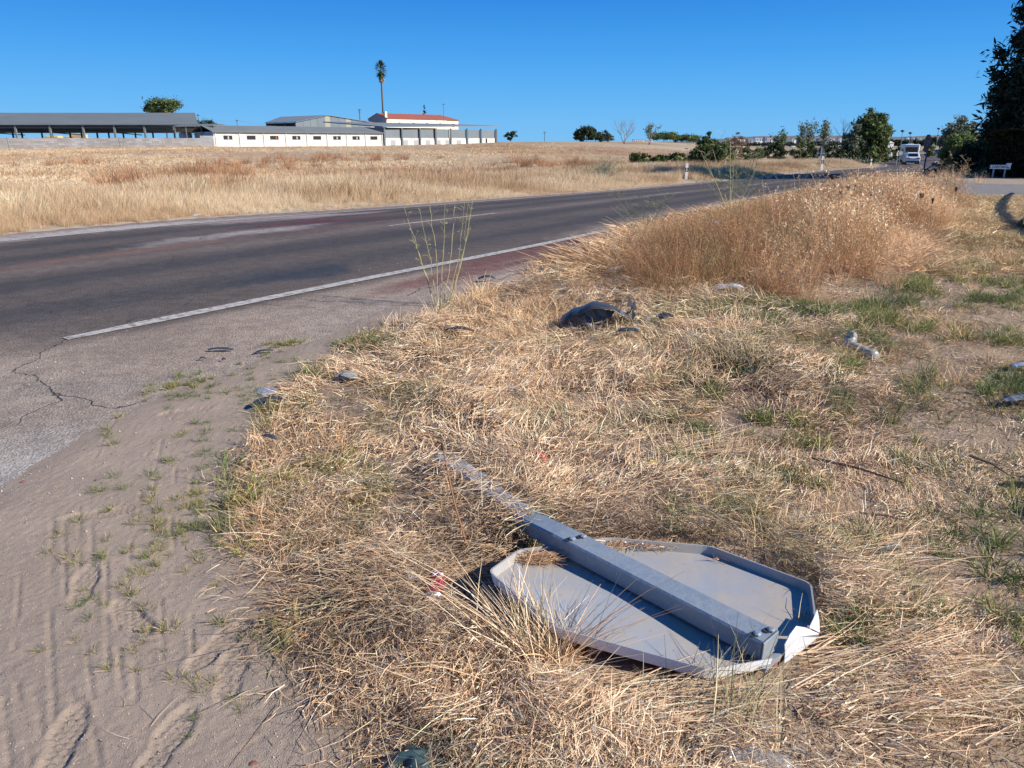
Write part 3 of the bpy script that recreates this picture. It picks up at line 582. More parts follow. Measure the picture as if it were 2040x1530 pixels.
# green tufts
n = 9000; x, y = rng.uniform(-2.3, 9, n), rng.uniform(1.2, 12, n); x[:3800] = rng.uniform(-2.2, -.5, 3800); y[:3800] = rng.uniform(1.4, 5.6, 3800); gs = gsd(x, y); lu = vnoise(x, y, 1.5, 3, 130)
pr = np.where(gs > 0, sstep(lu, .46, .60) * (.30 + .9 * sstep(x - .22 * y, .1, .8)), 0); pr = np.maximum(pr, .32 * np.exp(-(gs / .10) ** 2) * sstep(vnoise(x, y, 2.2, 2, 131), .38, .55) * (y < 4))
SP = XY([(380, 770), (560, 690), (640, 1000)]);
for (p, r, a_) in (((340, 1085), .26, .9), ((300, 1060), .2, .7), ((250, 1180), .12, .8), ((385, 1095), .2, .8), ((420, 775), .28, .9), ((330, 990), .2, .55), ((300, 1150), .22, .45), ((385, 1020), .22, .5), ((400, 860), .2, .4), ((350, 1280), .14, .4), ((310, 1320), .05, .6), ((565, 688), .08, 1.5), ((370, 1350), .08, .3), ((480, 1000), .25, .4)):
    c_ = gp(*p); pr = np.maximum(pr, a_ * np.exp(-(((x - c_.x) / r) ** 2 + ((y - c_.y) / (r * .7)) ** 2)) * 1.0 * (.35 + sstep(vnoise(x, y, 7, 2, 133), .35, .6)))
pr = np.maximum(pr, (gs < 0) * (gs > -.75) * (y < 5) * .10 * sstep(vnoise(x, y, 4, 2, 134), .5, .6))
k = (rng.random(n) < pr) & frustum(x, y) & (asd(x, y) < .6) & allowed(x, y) & ~inpoly(x, y, TALL); dsg, _ = pdist(x, y, KEEP_OUT[0] + KEEP_OUT[0][:1]); k &= dsg > .08; x, y, gs = x[k], y[k], gs[k]
sc_g = np.where(gs < 0, rng.uniform(.18, .42, len(x)), rng.uniform(.4, 1.0, len(x)))
scatter('green_grass_tufts', C_GRN, x, y, gz_at(x, y), sc_g, tint_of(x, y, (.8, .85, .85), (1.5, 1.15, 1.05), 2, 132), 'small green grass tufts growing through sand and straw', 'grass', tilt=.25)
n = 30000; x, y = rng.uniform(.4, 5.5, n), rng.uniform(1.9, 8, n); lu = .55 * vnoise(x, y, 1.8, 3, 136) + .45 * vnoise(x, y, 6, 2, 138)
k = (rng.random(n) < sstep(lu, .45, .57) * sstep(x - .16 * y, .05, .5) * (1 - .85 * sstep(x - .50 * y, -.1, .4)) * .8) & frustum(x, y) & allowed(x, y) & ~inpoly(x, y, TALL); dsg, _ = pdist(x, y, KEEP_OUT[0] + KEEP_OUT[0][:1]); k &= dsg > .07; x, y = x[k], y[k]
scatter('short_green_grass', C_GRN, x, y, gz_at(x, y) + .02, rng.uniform(.4, .85, len(x)), tint_of(x, y, (.9, .95, .9), (1.6, 1.35, 1.2), 2, 137), 'short green grass patches in the mown straw right of the sign', 'grass', tilt=.25)
# straw mats 8 m onwards and the mown strip on the right
n = 20000; x, y = rng.uniform(-1, 22, n), rng.uniform(5.5, 24, n); gs = gsd(x, y); k = (gs > .1) & frustum(x, y, .6) & (asd(x, y) < -.15); k &= (rng.random(n) < np.clip(9 / y, 0, 1)) & (y > 7.6); x, y = x[k], y[k]; x0 = x - .30 * y
mow = rng.random(len(x)) < sstep(x - .47 * y, .2, .8)
scatter('straw_mats', C_MAT, x[~mow], y[~mow], gz_at(x[~mow], y[~mow]), rng.uniform(.8, 1.2, (~mow).sum()), tint_of(x[~mow], y[~mow], (1.0, .95, .9), (.75, .66, .6), .8, 141), 'matted straw lying under the taller grass', 'straw', tilt=.08)
scatter('mown_strip', C_MOW, x[mow], y[mow], gz_at(x[mow], y[mow]), rng.uniform(.8, 1.2, mow.sum()), tint_of(x[mow], y[mow], (1.0, 1.0, .92), (.72, .68, .58), .8, 142), 'mown dry grass strip at the right edge of the verge', 'grass', tilt=.05)
n = 2000; x, y = rng.uniform(1, 6, n), rng.uniform(1.2, 6.5, n); k = (x - .47 * y > .25 + .3 * rng.random(n)) & frustum(x, y) & allowed(x, y); x, y = x[k], y[k]
scatter('mown_litter', C_MOW, x, y, gz_at(x, y), rng.uniform(.25, .42, len(x)), tint_of(x, y, (1.0, .95, .86), (.66, .58, .5), 1.2, 143), 'short mown grass litter near the right border', 'grass', tilt=.05)
# far verge beyond the road: dense and tall, then thinning into the field
n = 26000; t_ = 6 + 95 * rng.random(n) ** 1.25; o_ = rng.random(n) ** 1.1 * 13; xx, yy = rpt(t_, road_w(t_) + 1.25 + o_); k = frustum(xx, yy, 2) & (asd(xx, yy) < -.1) & (yy > 8)
for p_ in ((1367, 357), (1637, 339), (1735, 329)):
    c_ = gp(*p_); k &= ~((np.abs(xx - c_.x * yy / c_.y) < .45) & (yy > c_.y - 5) & (yy < c_.y + .3))
xx, yy, o_ = xx[k], yy[k], o_[k]
hv_ = (.13 + .37 * sstep(o_, .2, 3.0) * (1 - .5 * sstep(o_, 6, 13))) * (.6 + .8 * sstep(vnoise(xx, yy, .25, 3, 150), .3, .7)) * rng.uniform(.8, 1.25, len(xx))
scatter('far_verge_grass', C_FAR, xx, yy, terr(xx, yy), hv_ * 1.15, tint_of(xx, yy, (.88, .93, .95), (.68, .64, .60), .32, 151), 'dense dry grass and weeds along the far side of the road', 'grass', tilt=.1)
WX = []
for px, py, r, m in ((800, 368, 2.6, 70), (740, 372, 1.6, 30), (870, 362, 1.8, 34), (285, 375, 1.8, 30), (400, 352, 2.2, 40), (440, 395, .9, 14), (640, 365, 1.5, 16), (1000, 352, 2.0, 24), (1100, 330, 4, 40), (150, 330, 3, 20), (520, 330, 5, 30), (700, 320, 6, 44), (1180, 345, 2, 20)):
    c_ = gp(px, py); WX.append(np.stack([c_.x + rng.normal(0, r * .6, m), c_.y + rng.normal(0, r * .8, m)], 1))
WX = np.vstack(WX); scatter('brown_dock_weeds', C_WEED, WX[:, 0], WX[:, 1], terr(WX[:, 0], WX[:, 1]), rng.uniform(.5, 1.05, len(WX)), tint_of(WX[:, 0], WX[:, 1], (1.1, 1, 1), (.75, .68, .66), .5, 155), 'patches of dark brown dock weeds in the far verge', 'weeds', tilt=.12)
n = 26000; yy = 16 + 150 * rng.random(n) ** 1.35; xx = rng.uniform(-.70, .42, n) * yy; t_, n_ = road_tn(xx, yy); k = (n_ > road_w(t_) + 11 + rng.random(n) * 4) & (asd(xx, yy) < -1); 
k &= yy < np.where(xx / yy < -.17, 148 + 0 * yy, 175); xx, yy = xx[k], yy[k]
scatter('field_grass', C_FLD, xx, yy, terr(xx, yy), rng.uniform(.25, .6, len(xx)) * (.5 + .6 * sstep(vnoise(xx, yy, .09, 3, 160), .35, .65)), tint_of(xx, yy, (.86, .90, .92), (.70, .65, .60), .06, 161), 'dry pasture grass over the field in front of the farm', 'grass', tilt=.1)
# right side beyond the junction
n = 5000; xx, yy = rng.uniform(15, 90, n), rng.uniform(24, 150, n); t_, n_ = road_tn(xx, yy); k = (asd(xx, yy) < -.3) & (n_ < 0) & frustum(xx, yy, 3) & (gsd(xx, yy) < 0) & ~((xx > 21.5) & (xx < 27.5) & (yy < 42)) & ~((xx - .517 * yy > -1.0) & (xx - .517 * yy < .6) & (yy < 45) & (rng.random(n) < .7)); xx, yy = xx[k], yy[k]
scatter('junction_grass', C_FAR, xx, yy, terr(xx, yy), rng.uniform(.35, .8, len(xx)), tint_of(xx, yy, (1.05, .95, .85), (.75, .68, .55), .2, 171), 'dry grass beyond the junction around the upright sign', 'grass')
# ------------------------------------------------------------------ farm buildings
m_white = mat('limewashed_wall', (.66, .65, .63), .9, var=(.38, .35, .32), vscale=.7, vamt=.75, bump=.2, bscale=6)
m_block = mat('bare_block_wall', (.44, .40, .36), .95, var=(.66, .63, .60), vscale=.35, vamt=.9, bump=.3, bscale=5)
m_fibre = mat('fibre_cement_roof', (.15, .17, .175), .8, var=(.11, .12, .12), vscale=.25, vamt=.8)
m_sheet = mat('galvanised_sheet', (.15, .18, .205), .8, spec=.15, var=(.20, .225, .245), vscale=.3, vamt=.8)
m_sheety = mat('yellowed_roof_sheet', (.30, .29, .22), .6)
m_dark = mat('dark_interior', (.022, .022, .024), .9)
m_steel = mat('painted_steel', (.10, .12, .13), .6)
m_rust = mat('grey_green_steel', (.16, .19, .18), .7)
m_tile = mat('clay_roof_tiles', (.30, .085, .05), .85, var=(.20, .07, .05), vscale=.8, vamt=.8)
m_cream = mat('cream_render', (.78, .68, .46), .9, var=(.70, .60, .42), vscale=.4, vamt=.6)
m_plain = mat('white_render', (.76, .75, .72), .9)
m_grey_shade = mat('grey_and_shaded_render', (.34, .33, .33), .9)
m_straw = mat('baled_straw', (.58, .42, .20), .9, var=(.42, .28, .12), vscale=2, vamt=.8, bump=.5, bscale=8)
# brick courses on the block wall
def add_courses(m, w_, h_, amt=.75):
    N = m.node_tree.nodes; L = m.node_tree.links; b = N['Principled BSDF']; s0 = b.inputs['Base Color'].links[0].from_socket
    tc = N.new('ShaderNodeTexCoord'); sx_ = N.new('ShaderNodeSeparateXYZ'); cx = N.new('ShaderNodeCombineXYZ'); L.new(tc.outputs['Object'], sx_.inputs[0]); L.new(sx_.outputs['X'], cx.inputs['X']); L.new(sx_.outputs['Z'], cx.inputs['Y'])
    bt = N.new('ShaderNodeTexBrick'); bt.inputs['Color1'].default_value = (1.1, 1.08, 1.05, 1); bt.inputs['Color2'].default_value = (.78, .76, .74, 1); bt.inputs['Mortar'].default_value = (.62, .6, .58, 1)
    bt.inputs['Scale'].default_value = 1; bt.inputs['Brick Width'].default_value = w_; bt.inputs['Row Height'].default_value = h_; bt.inputs['Mortar Size'].default_value = .025; L.new(cx.outputs[0], bt.inputs[0])
    mx = N.new('ShaderNodeMix'); mx.data_type = 'RGBA'; mx.blend_type = 'MULTIPLY'; mx.inputs[0].default_value = amt; L.new(s0, mx.inputs[6]); L.new(bt.outputs['Color'], mx.inputs[7]); L.new(mx.outputs[2], b.inputs['Base Color'])
add_courses(m_block, 1.2, .36, 1.0); add_courses(m_white, 1.6, .42, .35)
def fpt(A, B, u, off=0.0, z=0.0):
    """point u metres along A->B, off metres in front (towards the camera side)"""
    d = Vector((B.x - A.x, B.y - A.y, 0)).normalized(); nrm = Vector((d.y, -d.x, 0)); p = Vector((A.x, A.y, 0)) + d * u + nrm * off; p.z = z; return p
def upx(A, B, px, off=0.0):
    """distance along A->B where the line of sight of a pixel column meets it"""
    r = (px - 1020) / FPX / (CT + (765 - 270) / FPX * ST); d = Vector((B.x - A.x, B.y - A.y, 0)).normalized(); n = Vector((d.y, -d.x, 0)); x0 = A.x + n.x * off; y0 = A.y + n.y * off
    return (r * y0 - x0) / (d.x - r * d.y)
def wbox(mb, A, B, u0, u1, o0, o1, z0, z1):
    d = Vector((B.x - A.x, B.y - A.y, 0)).normalized(); nrm = Vector((d.y, -d.x, 0)); c = fpt(A, B, (u0 + u1) / 2, (o0 + o1) / 2, (z0 + z1) / 2)
    mb.obox(c, d * (u1 - u0) / 2, nrm * (o1 - o0) / 2, (0, 0, (z1 - z0) / 2)); return mb
def slab(mb, P, th=.12):
    P = [Vector(p) for p in P]; return mb.prism([p - Vector((0, 0, th)) for p in P], (0, 0, th))

# white shed with eight openings
A = at(428, 291.6, 150); B = at(762, 290.8, 177); LN = (B - A).length; zA = at(428, 262.3, 150).z
t = empty('white_shed', (A.x, A.y, 0), 0, 'long white stable with a row of small dark openings under a grey roof', 'shed')
z0, z1 = -.3, zA; wz0, wz1 = at(453, 278.4, 151).z, at(453, 270.0, 151).z
mb = MB(); us = []
for px, wd in ((453.5, 9), (500, 8.8), (546, 8.5), (590, 8.2), (631.5, 7.9), (671, 7.6), (709, 7.3), (744.5, 7)):
    u0, u1 = upx(A, B, px - wd), upx(A, B, px + wd); us.append((u0, u1))
wbox(mb, A, B, 0, LN, -.25, 0, z0, wz0); wbox(mb, A, B, 0, LN, -.25, 0, wz1, z1); pu = 0
for u0, u1 in us: wbox(mb, A, B, pu, u0, -.25, 0, wz0, wz1); pu = u1
wbox(mb, A, B, pu, LN, -.25, 0, wz0, wz1); wbox(mb, A, B, 0, .25, -8, -.25, z0, z1); wbox(mb, A, B, LN - .25, LN, -8, -.25, z0, z1); wbox(mb, A, B, 0, LN, -8.25, -8, z0, z1)
mb.build('wall', m_white, t)
first = None
for i, (u0, u1) in enumerate(us):
    f = MB(); 
    for a_, b_, c_, d_ in ((u0, u0 + .08, wz0, wz1), (u1 - .08, u1, wz0, wz1), (u0 + .08, u1 - .08, wz1 - .08, wz1), (u0 + .08, u1 - .08, wz0, wz0 + .08)): wbox(f, A, B, a_, b_, -.2, -.08, c_, d_)
    fo = f.build('window', m_steel, t); g_ = wbox(MB(), A, B, u0 + .08, u1 - .08, -.22, -.19, wz0 + .08, wz1 - .08).build('pane', m_dark, fo)
    if i % 3 != 1: wbox(MB(), A, B, u0 + .9 + .2 * i % .5, u0 + 1.2 + .2 * i % .5, -.187, -.12, wz0 + .1, wz1 - .12).build('shutter', m_tile if i == 2 else m_grey_shade, fo)
for px in (429, 477, 525, 569, 611, 651.5, 690, 727.5, 761): 
    u = upx(A, B, px); wbox(MB(), A, B, u - .09, u + .09, .003, .14, z0, z1 - .05).build('pilaster', m_white, t)
rz = at(425, 249.5, 154).z
mb = MB(); slab(mb, [fpt(A, B, -.4, .45, z1 + .02), fpt(A, B, LN + .5, .45, z1 + .02), fpt(A, B, LN - 1.5, -4.2, rz), fpt(A, B, -.4, -4.2, rz)]); slab(mb, [fpt(A, B, -.4, -4.2, rz), fpt(A, B, LN - 1.5, -4.2, rz), fpt(A, B, LN + .5, -8.7, z1), fpt(A, B, -.4, -8.7, z1)])
mb.build('roof', m_fibre, t)

# block wall in front of the cattle barn, its right end already limewashed
W0, W1 = at(-420, 296, 149), at(427, 291.6, 149.8); LW = (W1 - W0).length
t = empty('boundary_wall', (W0.x, W0.y, 0), 0, 'long weathered block wall in front of the open cattle barn', 'wall')
uw = upx(W0, W1, 398)
wbox(MB(), W0, W1, 0, uw, -.2, 0, -.6, 1.98).build('wall_panel', m_block, t); wbox(MB(), W0, W1, uw, LW, -.2, 0, -.3, 2.4).build('whitewashed_end', m_white, t)
for px in (-60, 14, 237): 
    p = fpt(W0, W1, upx(W0, W1, px, 1.5), 1.5, 0); q_ = MB().tube([(p.x, p.y, terr([p.x], [p.y])[0] - .2), (p.x - .12, p.y, 2.1)], .09).build('fence_stake', m_rust)
    tag(q_, {-60: 'thin stake before the block wall, out of frame left', 14: 'leaning wooden stake at the far left of the block wall', 237: 'thin upright stake in front of the middle of the block wall'}[px], 'stake', 'stakes along the block wall')

# open cattle barn behind it
BY = 156; E0, E1 = at(-420, 246, BY), at(395, 248.5, BY); ez = at(200, 247.6, BY).z; rz = at(200, 224.6, BY + 20).z
Lb = (E1 - E0).length; Ef, Eg = Vector((E0.x, BY, 0)), Vector((E1.x, BY, 0))
t = empty('cattle_barn', (Eg.x, BY, 0), 0, 'long open-sided cattle barn with a grey fibre-cement roof', 'barn')
slab(MB(), [fpt(Ef, Eg, 0, 0, ez), fpt(Ef, Eg, Lb, 0, ez), fpt(Ef, Eg, Lb - 8.2, -20, rz), fpt(Ef, Eg, 0, -20, rz)], .15).build('roof', m_fibre, t)
slab(MB(), [fpt(Ef, Eg, 0, -20.05, rz), fpt(Ef, Eg, Lb - 8.2, -20.05, rz), fpt(Ef, Eg, Lb - 15, -38, ez - 1.1), fpt(Ef, Eg, 0, -38, ez - 1.1)], .15).build('rear_roof', m_fibre, t)
for px in (-200, -110, -35, 31, 100, 166, 228, 288, 347): 
    u = upx(Ef, Eg, px); wbox(MB(), Ef, Eg, u - .17, u + .17, -.5, -.2, -.3, ez - .16).build('post', m_rust, t)
for px in (-150, -60, 26, 44, 84, 104, 140, 163, 194, 217, 246, 270, 305): 
    p = at(px, 270, BY + 36.5 - (px % 3) * 6); MB().box(p.x - .14, p.y - .14, -.3, p.x + .14, p.y + .14, ez - 1.25).build('rear_post', m_steel, t)
wbox(MB(), Ef, Eg, 0, Lb - 1, -.6, -.45, ez - .75, ez - .4).build('beam', m_steel, t)
for k in range(7):
    u = Lb - 14 - 14 * k; mb = MB(); mb.bar(fpt(Ef, Eg, u, -.6, ez - .5), fpt(Ef, Eg, u, -19.6, rz - .6), .15, .3); mb.bar(fpt(Ef, Eg, u, -.6, ez - .5), fpt(Ef, Eg, u, -36.8, ez - 1.7), .12, .2); mb.build('truss', m_steel, t)
for i, (px, wv_, y0_) in enumerate(((108, 26, 270.5), (143, 18, 271.5), (158, 26, 267.5))):
    c_ = at(px, 275, BY + 48); h_ = at(px, y0_, BY + 48).z; wv2 = wv_ / 1530 * (BY + 48) / 2
    o = bevel(MB().box(c_.x - wv2, c_.y - 1.2, terr([c_.x], [c_.y])[0] - .1, c_.x + wv2, c_.y + 1.2, h_).build('straw_stack', m_straw), .25); tag(o, ['leftmost stack of golden bales seen through the cattle barn', 'low middle stack of golden bales seen through the cattle barn', 'tallest stack of golden bales seen through the cattle barn'][i], 'straw bales', 'straw bales in the barn')

# lean-to and tank between barn and shed
P0, P1 = at(352, 272, 152.5), at(424, 272, 152.5)
t = empty('lean_to', (P0.x, P0.y, 0), 0, 'dark lean-to roof between the cattle barn and white stable', 'shed')
z_ = at(390, 249.8, 152).z
slab(MB(), [fpt(P0, P1, -.5, 0, z_ - .1), fpt(P0, P1, 7.2, 0, z_), fpt(P0, P1, 7.2, -6, z_ + .4), fpt(P0, P1, -.5, -6, z_ + .4)], .18).build('roof', m_fibre, t)
wbox(MB(), P0, P1, 3.4, 7.2, -6, -5.8, 0, z_).build('rear_wall', m_grey_shade, t)
for u in (-.3, 1.8, 4.7, 7.1): wbox(MB(), P0, P1, u, u + .14, -.2, -.06, 0, z_ - .2).build('post', m_rust, t)
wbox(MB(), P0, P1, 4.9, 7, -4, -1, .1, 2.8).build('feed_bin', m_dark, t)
c_ = at(370, 274, 157); o = MB().lathe([(1.15, 0), (1.2, .1), (1.2, 2.4), (1.0, 2.6), (.3, 2.75)], (c_.x, c_.y, .4), 20).build('water_tank', m_white, smooth=False); tag(o, 'white cylindrical tank under the lean-to behind the wall', 'tank')

# warehouse with a low gable
GL, GR = at(592, 262, 214), at(738, 262, 232); LG = (GR - GL).length; ze = at(592, 242.5, 214).z; za = at(655, 229, 221).z; ua = upx(GL, GR, 655)
t = empty('metal_warehouse', (GL.x, GL.y, 0), 0, 'light grey metal warehouse with a low gable behind the stable', 'warehouse')
mb = MB(); zr = at(738, 243, 232).z
mb.prism([fpt(GL, GR, 0, 0, 0), fpt(GL, GR, LG, 0, 0), fpt(GL, GR, LG, 0, zr), fpt(GL, GR, ua, 0, za), fpt(GL, GR, 0, 0, ze)], fpt(GL, GR, 0, -.2) - fpt(GL, GR, 0, 0)); mb.build('gable_wall', m_sheet, t)
for k in range(11):
    u = .6 + k * (LG - 1.2) / 10; zt = (ze + (za - ze) * u / ua) if u < ua else (za + (zr - za) * (u - ua) / (LG - ua)); wbox(MB(), GL, GR, u - .9, u + .75, .01, .05, 4.2, zt - .15).build('cladding_panel', m_sheety if k in (4, 7) else m_sheet, t)
dg = 15
slab(MB(), [fpt(GL, GR, -.3, .3, ze), fpt(GL, GR, ua, .3, za), fpt(GL, GR, ua, -dg - 8, za), fpt(GL, GR, -.3, -dg, ze)], .15).build('roof', m_sheet, t)
slab(MB(), [fpt(GL, GR, ua + .01, .3, za), fpt(GL, GR, LG + .3, .3, zr), fpt(GL, GR, LG + .3, -dg, zr), fpt(GL, GR, ua + .01, -dg, za)], .15).build('rear_roof', m_sheet, t)
wbox(MB(), GL, GR, .3, .5, -dg, -.3, 0, ze - .2).build('side_opening', m_dark, t)  # solid dark sheet standing in for the shade of the open side
for k in range(4): wbox(MB(), GL, GR, .0, .25, -dg + k * 4.6, -dg + k * 4.6 + .25, 0, ze - .16).build('post', m_steel, t)

# open hay shed with seven bays
A2, B2 = at(765, 288.5, 190), at(989, 283, 213); L2 = (B2 - A2).length; ze = at(765, 251.8, 190).z; zb = at(655, 242.6, 213).z
t = empty('hay_shed', (A2.x, A2.y, 0), 0, 'long hay shed with seven bays of grey panels over white wall', 'shed')
slab(MB(), [fpt(A2, B2, -.5, .7, ze), fpt(A2, B2, L2 + .4, .7, at(989, 250.2, 213).z), fpt(A2, B2, L2 + .4, -28, zb), fpt(A2, B2, -.5, -28, zb)], .22).build('roof', m_sheet, t)
wbox(MB(), A2, B2, 0, .15, -28, -.2, 0, ze - .25).build('side_wall', m_sheet, t)
ps = [upx(A2, B2, p) for p in (765, 800, 836, 867, 897, 930, 957.6, 988)]
for i, u in enumerate(ps): wbox(MB(), A2, B2, u - .2, u + .2, .02, .35, 0 + .3, ze - .25).build('post', m_steel, t)
zq0, zq1 = at(780, 274.5, 190).z, at(780, 256, 190).z
for i in range(7):
    u0, u1 = ps[i] + .2, ps[i + 1] - .2; wbox(MB(), A2, B2, u0, u1, -.2, -.12, zq0, zq1 - (.0 if i < 5 else .1)).build('cladding_panel', m_sheet, t); wbox(MB(), A2, B2, u0, u1, -.2, .0, .2, zq0 - .02).build('base_wall', m_white, t)
    zz_ = zq0 - .55
    for j in range(3): 
        a_ = u0 + (u1 - u0) * (j + .06) / 3; b_ = u0 + (u1 - u0) * (j + .94) / 3
        if i < 5: wbox(MB(), A2, B2, a_, b_, .003, .04, .5, zz_).build('feed_gate', m_grey_shade if (i + j) % 2 else m_plain, t)
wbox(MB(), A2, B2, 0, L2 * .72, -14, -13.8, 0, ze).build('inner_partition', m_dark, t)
wbox(MB(), A2, B2, ps[6] + 1.7, ps[6] + 2.1, .01, .1, .6, zq0 - .1).build('door', m_dark, t)

# farmhouse
H0, H1 = at(771, 246, 250), at(913, 246, 272); LH = (H1 - H0).length; ze = at(771, 235.8, 250).z; zr = at(757, 225.3, 254).z
t = empty('farmhouse', (H0.x, H0.y, 0), 0, 'cream farmhouse with a red tiled roof behind the hay shed', 'house')
mb = MB(); wbox(mb, H0, H1, 0, LH, -9, 0, 0, ze); mb.build('wall', m_cream, t); 
mb = MB(); mb.prism([fpt(H0, H1, -.02, 0, 0), fpt(H0, H1, -.02, -9, 0), fpt(H0, H1, -.02, -9, ze), fpt(H0, H1, -.02, -4.5, zr - .1), fpt(H0, H1, -.02, 0, ze)], fpt(H0, H1, -.25) - fpt(H0, H1, 0)); mb.build('gable_wall', m_grey_shade, t)  # gable greyer than the cream walls: its shade is put into the colour
wbox(MB(), H0, H1, 0, LH * .82, .02, .12, ze - .62, ze - .03).build('cornice', m_plain, t)
slab(MB(), [fpt(H0, H1, -.3, .35, ze), fpt(H0, H1, LH + .3, .35, ze), fpt(H0, H1, LH - 4.2, -4.5, zr), fpt(H0, H1, -.3, -4.5, zr)], .12).build('roof', m_tile, t)
slab(MB(), [fpt(H0, H1, -.3, -4.52, zr), fpt(H0, H1, LH - 4.2, -4.52, zr), fpt(H0, H1, LH + .3, -9.4, ze), fpt(H0, H1, -.3, -9.4, ze)], .12).build('rear_roof', m_tile, t)
MB().prism([fpt(H0, H1, LH + .3, .34, ze - .1), fpt(H0, H1, LH + .3, -9.38, ze - .1), fpt(H0, H1, LH - 4.1, -4.5, zr - .1)], (0, 0, .12)).build('hip_roof', m_tile, t)
wbox(MB(), H0, H1, -.2, .6, -1.6, -.5, ze, at(770, 222, 250).z).build('chimney', m_cream, t)
for k in range(5): 
    u = LH * (.14 + .19 * k); wo = wbox(MB(), H0, H1, u, u + 1.3, .01, .06, ze - 2.4, ze - .95).build('window', m_plain, t); wbox(MB(), H0, H1, u + .15, u + 1.15, .065, .075, ze - 2.25, ze - 1.1).build('pane', m_dark, wo)
Q0, Q1 = at(720, 246, 246), at(746, 246, 250); t = empty('outbuilding', (Q0.x, Q0.y, 0), 0, 'low outbuilding with a red roof left of the farmhouse gable', 'outbuilding'); lq = (Q1 - Q0).length; zq = at(730, 243.5, 246).z
wbox(MB(), Q0, Q1, 0, lq, -5, 0, 0, zq).build('wall', m_grey_shade, t); slab(MB(), [fpt(Q0, Q1, -.3, .3, zq), fpt(Q0, Q1, lq, .3, zq), fpt(Q0, Q1, lq, -5, zq + .7), fpt(Q0, Q1, -.3, -5, zq + .7)], .15).build('roof', m_tile, t)

# masts, poles and wires
def mast(name, label, px, ytop, ybase, Y, r=.09, cross=0, cat='mast'):
    p = at(px, 270, Y); zt = at(px, ytop, Y).z; t = empty(name, (p.x, p.y, 0), 0, label, cat); MB().tube([(p.x, p.y, -.5), (p.x, p.y, zt)], r, 6).build('pole', m_steel, t)
    if cross: MB().box(p.x - cross, p.y - .06, zt - .35, p.x + cross, p.y + .06, zt - .2).build('crossarm', m_steel, t); 
    if cross > .5: MB().box(p.x - cross * .7, p.y - .06, zt - .9, p.x + cross * .7, p.y + .06, zt - .8).build('crossarm', m_steel, t)
    return Vector((p.x, p.y, zt - .2))
a1 = mast('steel_mast', 'dark steel mast with platform left of the farmhouse', 719, 217, 243, 236, .16, .55); a2 = mast('tv_antenna', 'thin antenna mast above the farmhouse roof', 885, 206, 230, 264, .07, .5, 'antenna')
b1 = mast('utility_pole', 'utility pole beside the round tree behind the lean-to', 399, 227, 250, 176, .08, .3, 'pole'); b2 = mast('utility_pole', 'short utility pole rising above the middle of the stable roof', 475, 238, 255, 182, .08, .3, 'pole')
def wire(name, a, b_, sag, label):
    P = [a.lerp(b_, k / 12) - Vector((0, 0, sag * 4 * (k / 12) * (1 - k / 12))) for k in range(13)]; tag(MB().tube(P, .025, 4).build(name, m_steel), label, 'wire')
wire('overhead_wire', b1, b2, .6, 'overhead wire between the two poles behind the stable'); wire('overhead_wire', b2, at(565, 252, 200), .3, 'overhead wire running from the second pole to the warehouse')
c1 = mast('utility_pole', 'faint utility pole on the field horizon right of the farm', 1085, 262, 284, 330, .12, .7, 'pole')

# far town
m_block_w = mat('pale_apartment_wall', (.80, .78, .77), .9); m_block_g = mat('grey_apartment_wall', (.36, .36, .40), .9)
k_ = 0
TB = [(1471, 1477, 276.5, 1), (1478, 1484, 277.5, 1), (1490, 1501, 277, 0), (1504, 1512, 274.5, 1), (1513, 1521, 275, 1), (1524, 1531, 273.5, 0), (1532, 1539, 275, 1), (1541, 1551, 277, 0), (1554, 1562, 276.5, 1), (1566, 1576, 277.5, 0), (1578, 1586, 276.5, 1), (1392, 1400, 279, 1), (1262, 1283, 278.5, 1), (1284, 1300, 279.5, 1), (1630, 1640, 277, 0), (1652, 1662, 276, 1), (1671, 1682, 275.5, 1), (1806, 1812, 274, 1), (1815, 1822, 273, 0), (1826, 1836, 274.5, 0), (1452, 1462, 278, 0)]
for i, (xa, xb, yt, w_) in enumerate(TB):
    D = 1500 + 90 * (i % 5); pa, pb = at(xa, 280, D), at(xb, 280, D); zt = at(xa, yt, D).z; t = empty('apartment_block', (pa.x, D, -10), 0, f'{"white" if w_ else "grey"} distant town block, {["first","second","third","fourth","fifth","sixth","seventh","eighth","ninth","tenth","eleventh","twelfth","thirteenth","fourteenth","fifteenth","sixteenth","seventeenth","eighteenth","nineteenth","twentieth","twenty-first"][sorted(range(len(TB)), key=lambda q: TB[q][0]).index(i)]} from the left along the skyline', 'building', 'distant town blocks on the skyline')
    MB().box(pa.x, D, -10, pb.x, D + 14, zt).build('wall', m_block_w if w_ else m_block_g, t)
    MB().box(pa.x - .5, D - .5, zt, pb.x + .5, D + 14.5, zt + .8).build('roof', m_block_g, t)
    n_ = max(1, int((pb.x - pa.x) / 4))
    for j in range(n_): MB().box(pa.x + 1.2 + 4 * j, D - .15, zt - 6.5, pa.x + 3.2 + 4 * j, D - .05, zt - 1.5).build('window', m_steel, t)
# small white hut
c_ = gp(1772, 294); c_ = at(1772, 293, 165); z0 = tz(c_.x, c_.y); zt = at(1772, 281, 165).z; t = empty('white_hut', (c_.x, c_.y, z0), 0, 'small white hut half hidden by the large roadside tree', 'hut')
MB().box(c_.x - .8, c_.y, z0 - .3, c_.x + .8, c_.y + 2, zt - .4).build('wall', m_plain, t); MB().prism([(c_.x - .95, c_.y - .1, zt - .4), (c_.x + .95, c_.y - .1, zt - .4), (c_.x, c_.y - .1, zt)], (0, 2.2, 0)).build('roof', m_plain, t); MB().box(c_.x + .1, c_.y - .04, z0, c_.x + .55, c_.y - .005, z0 + 1.2).build('door', m_grey_shade, t)
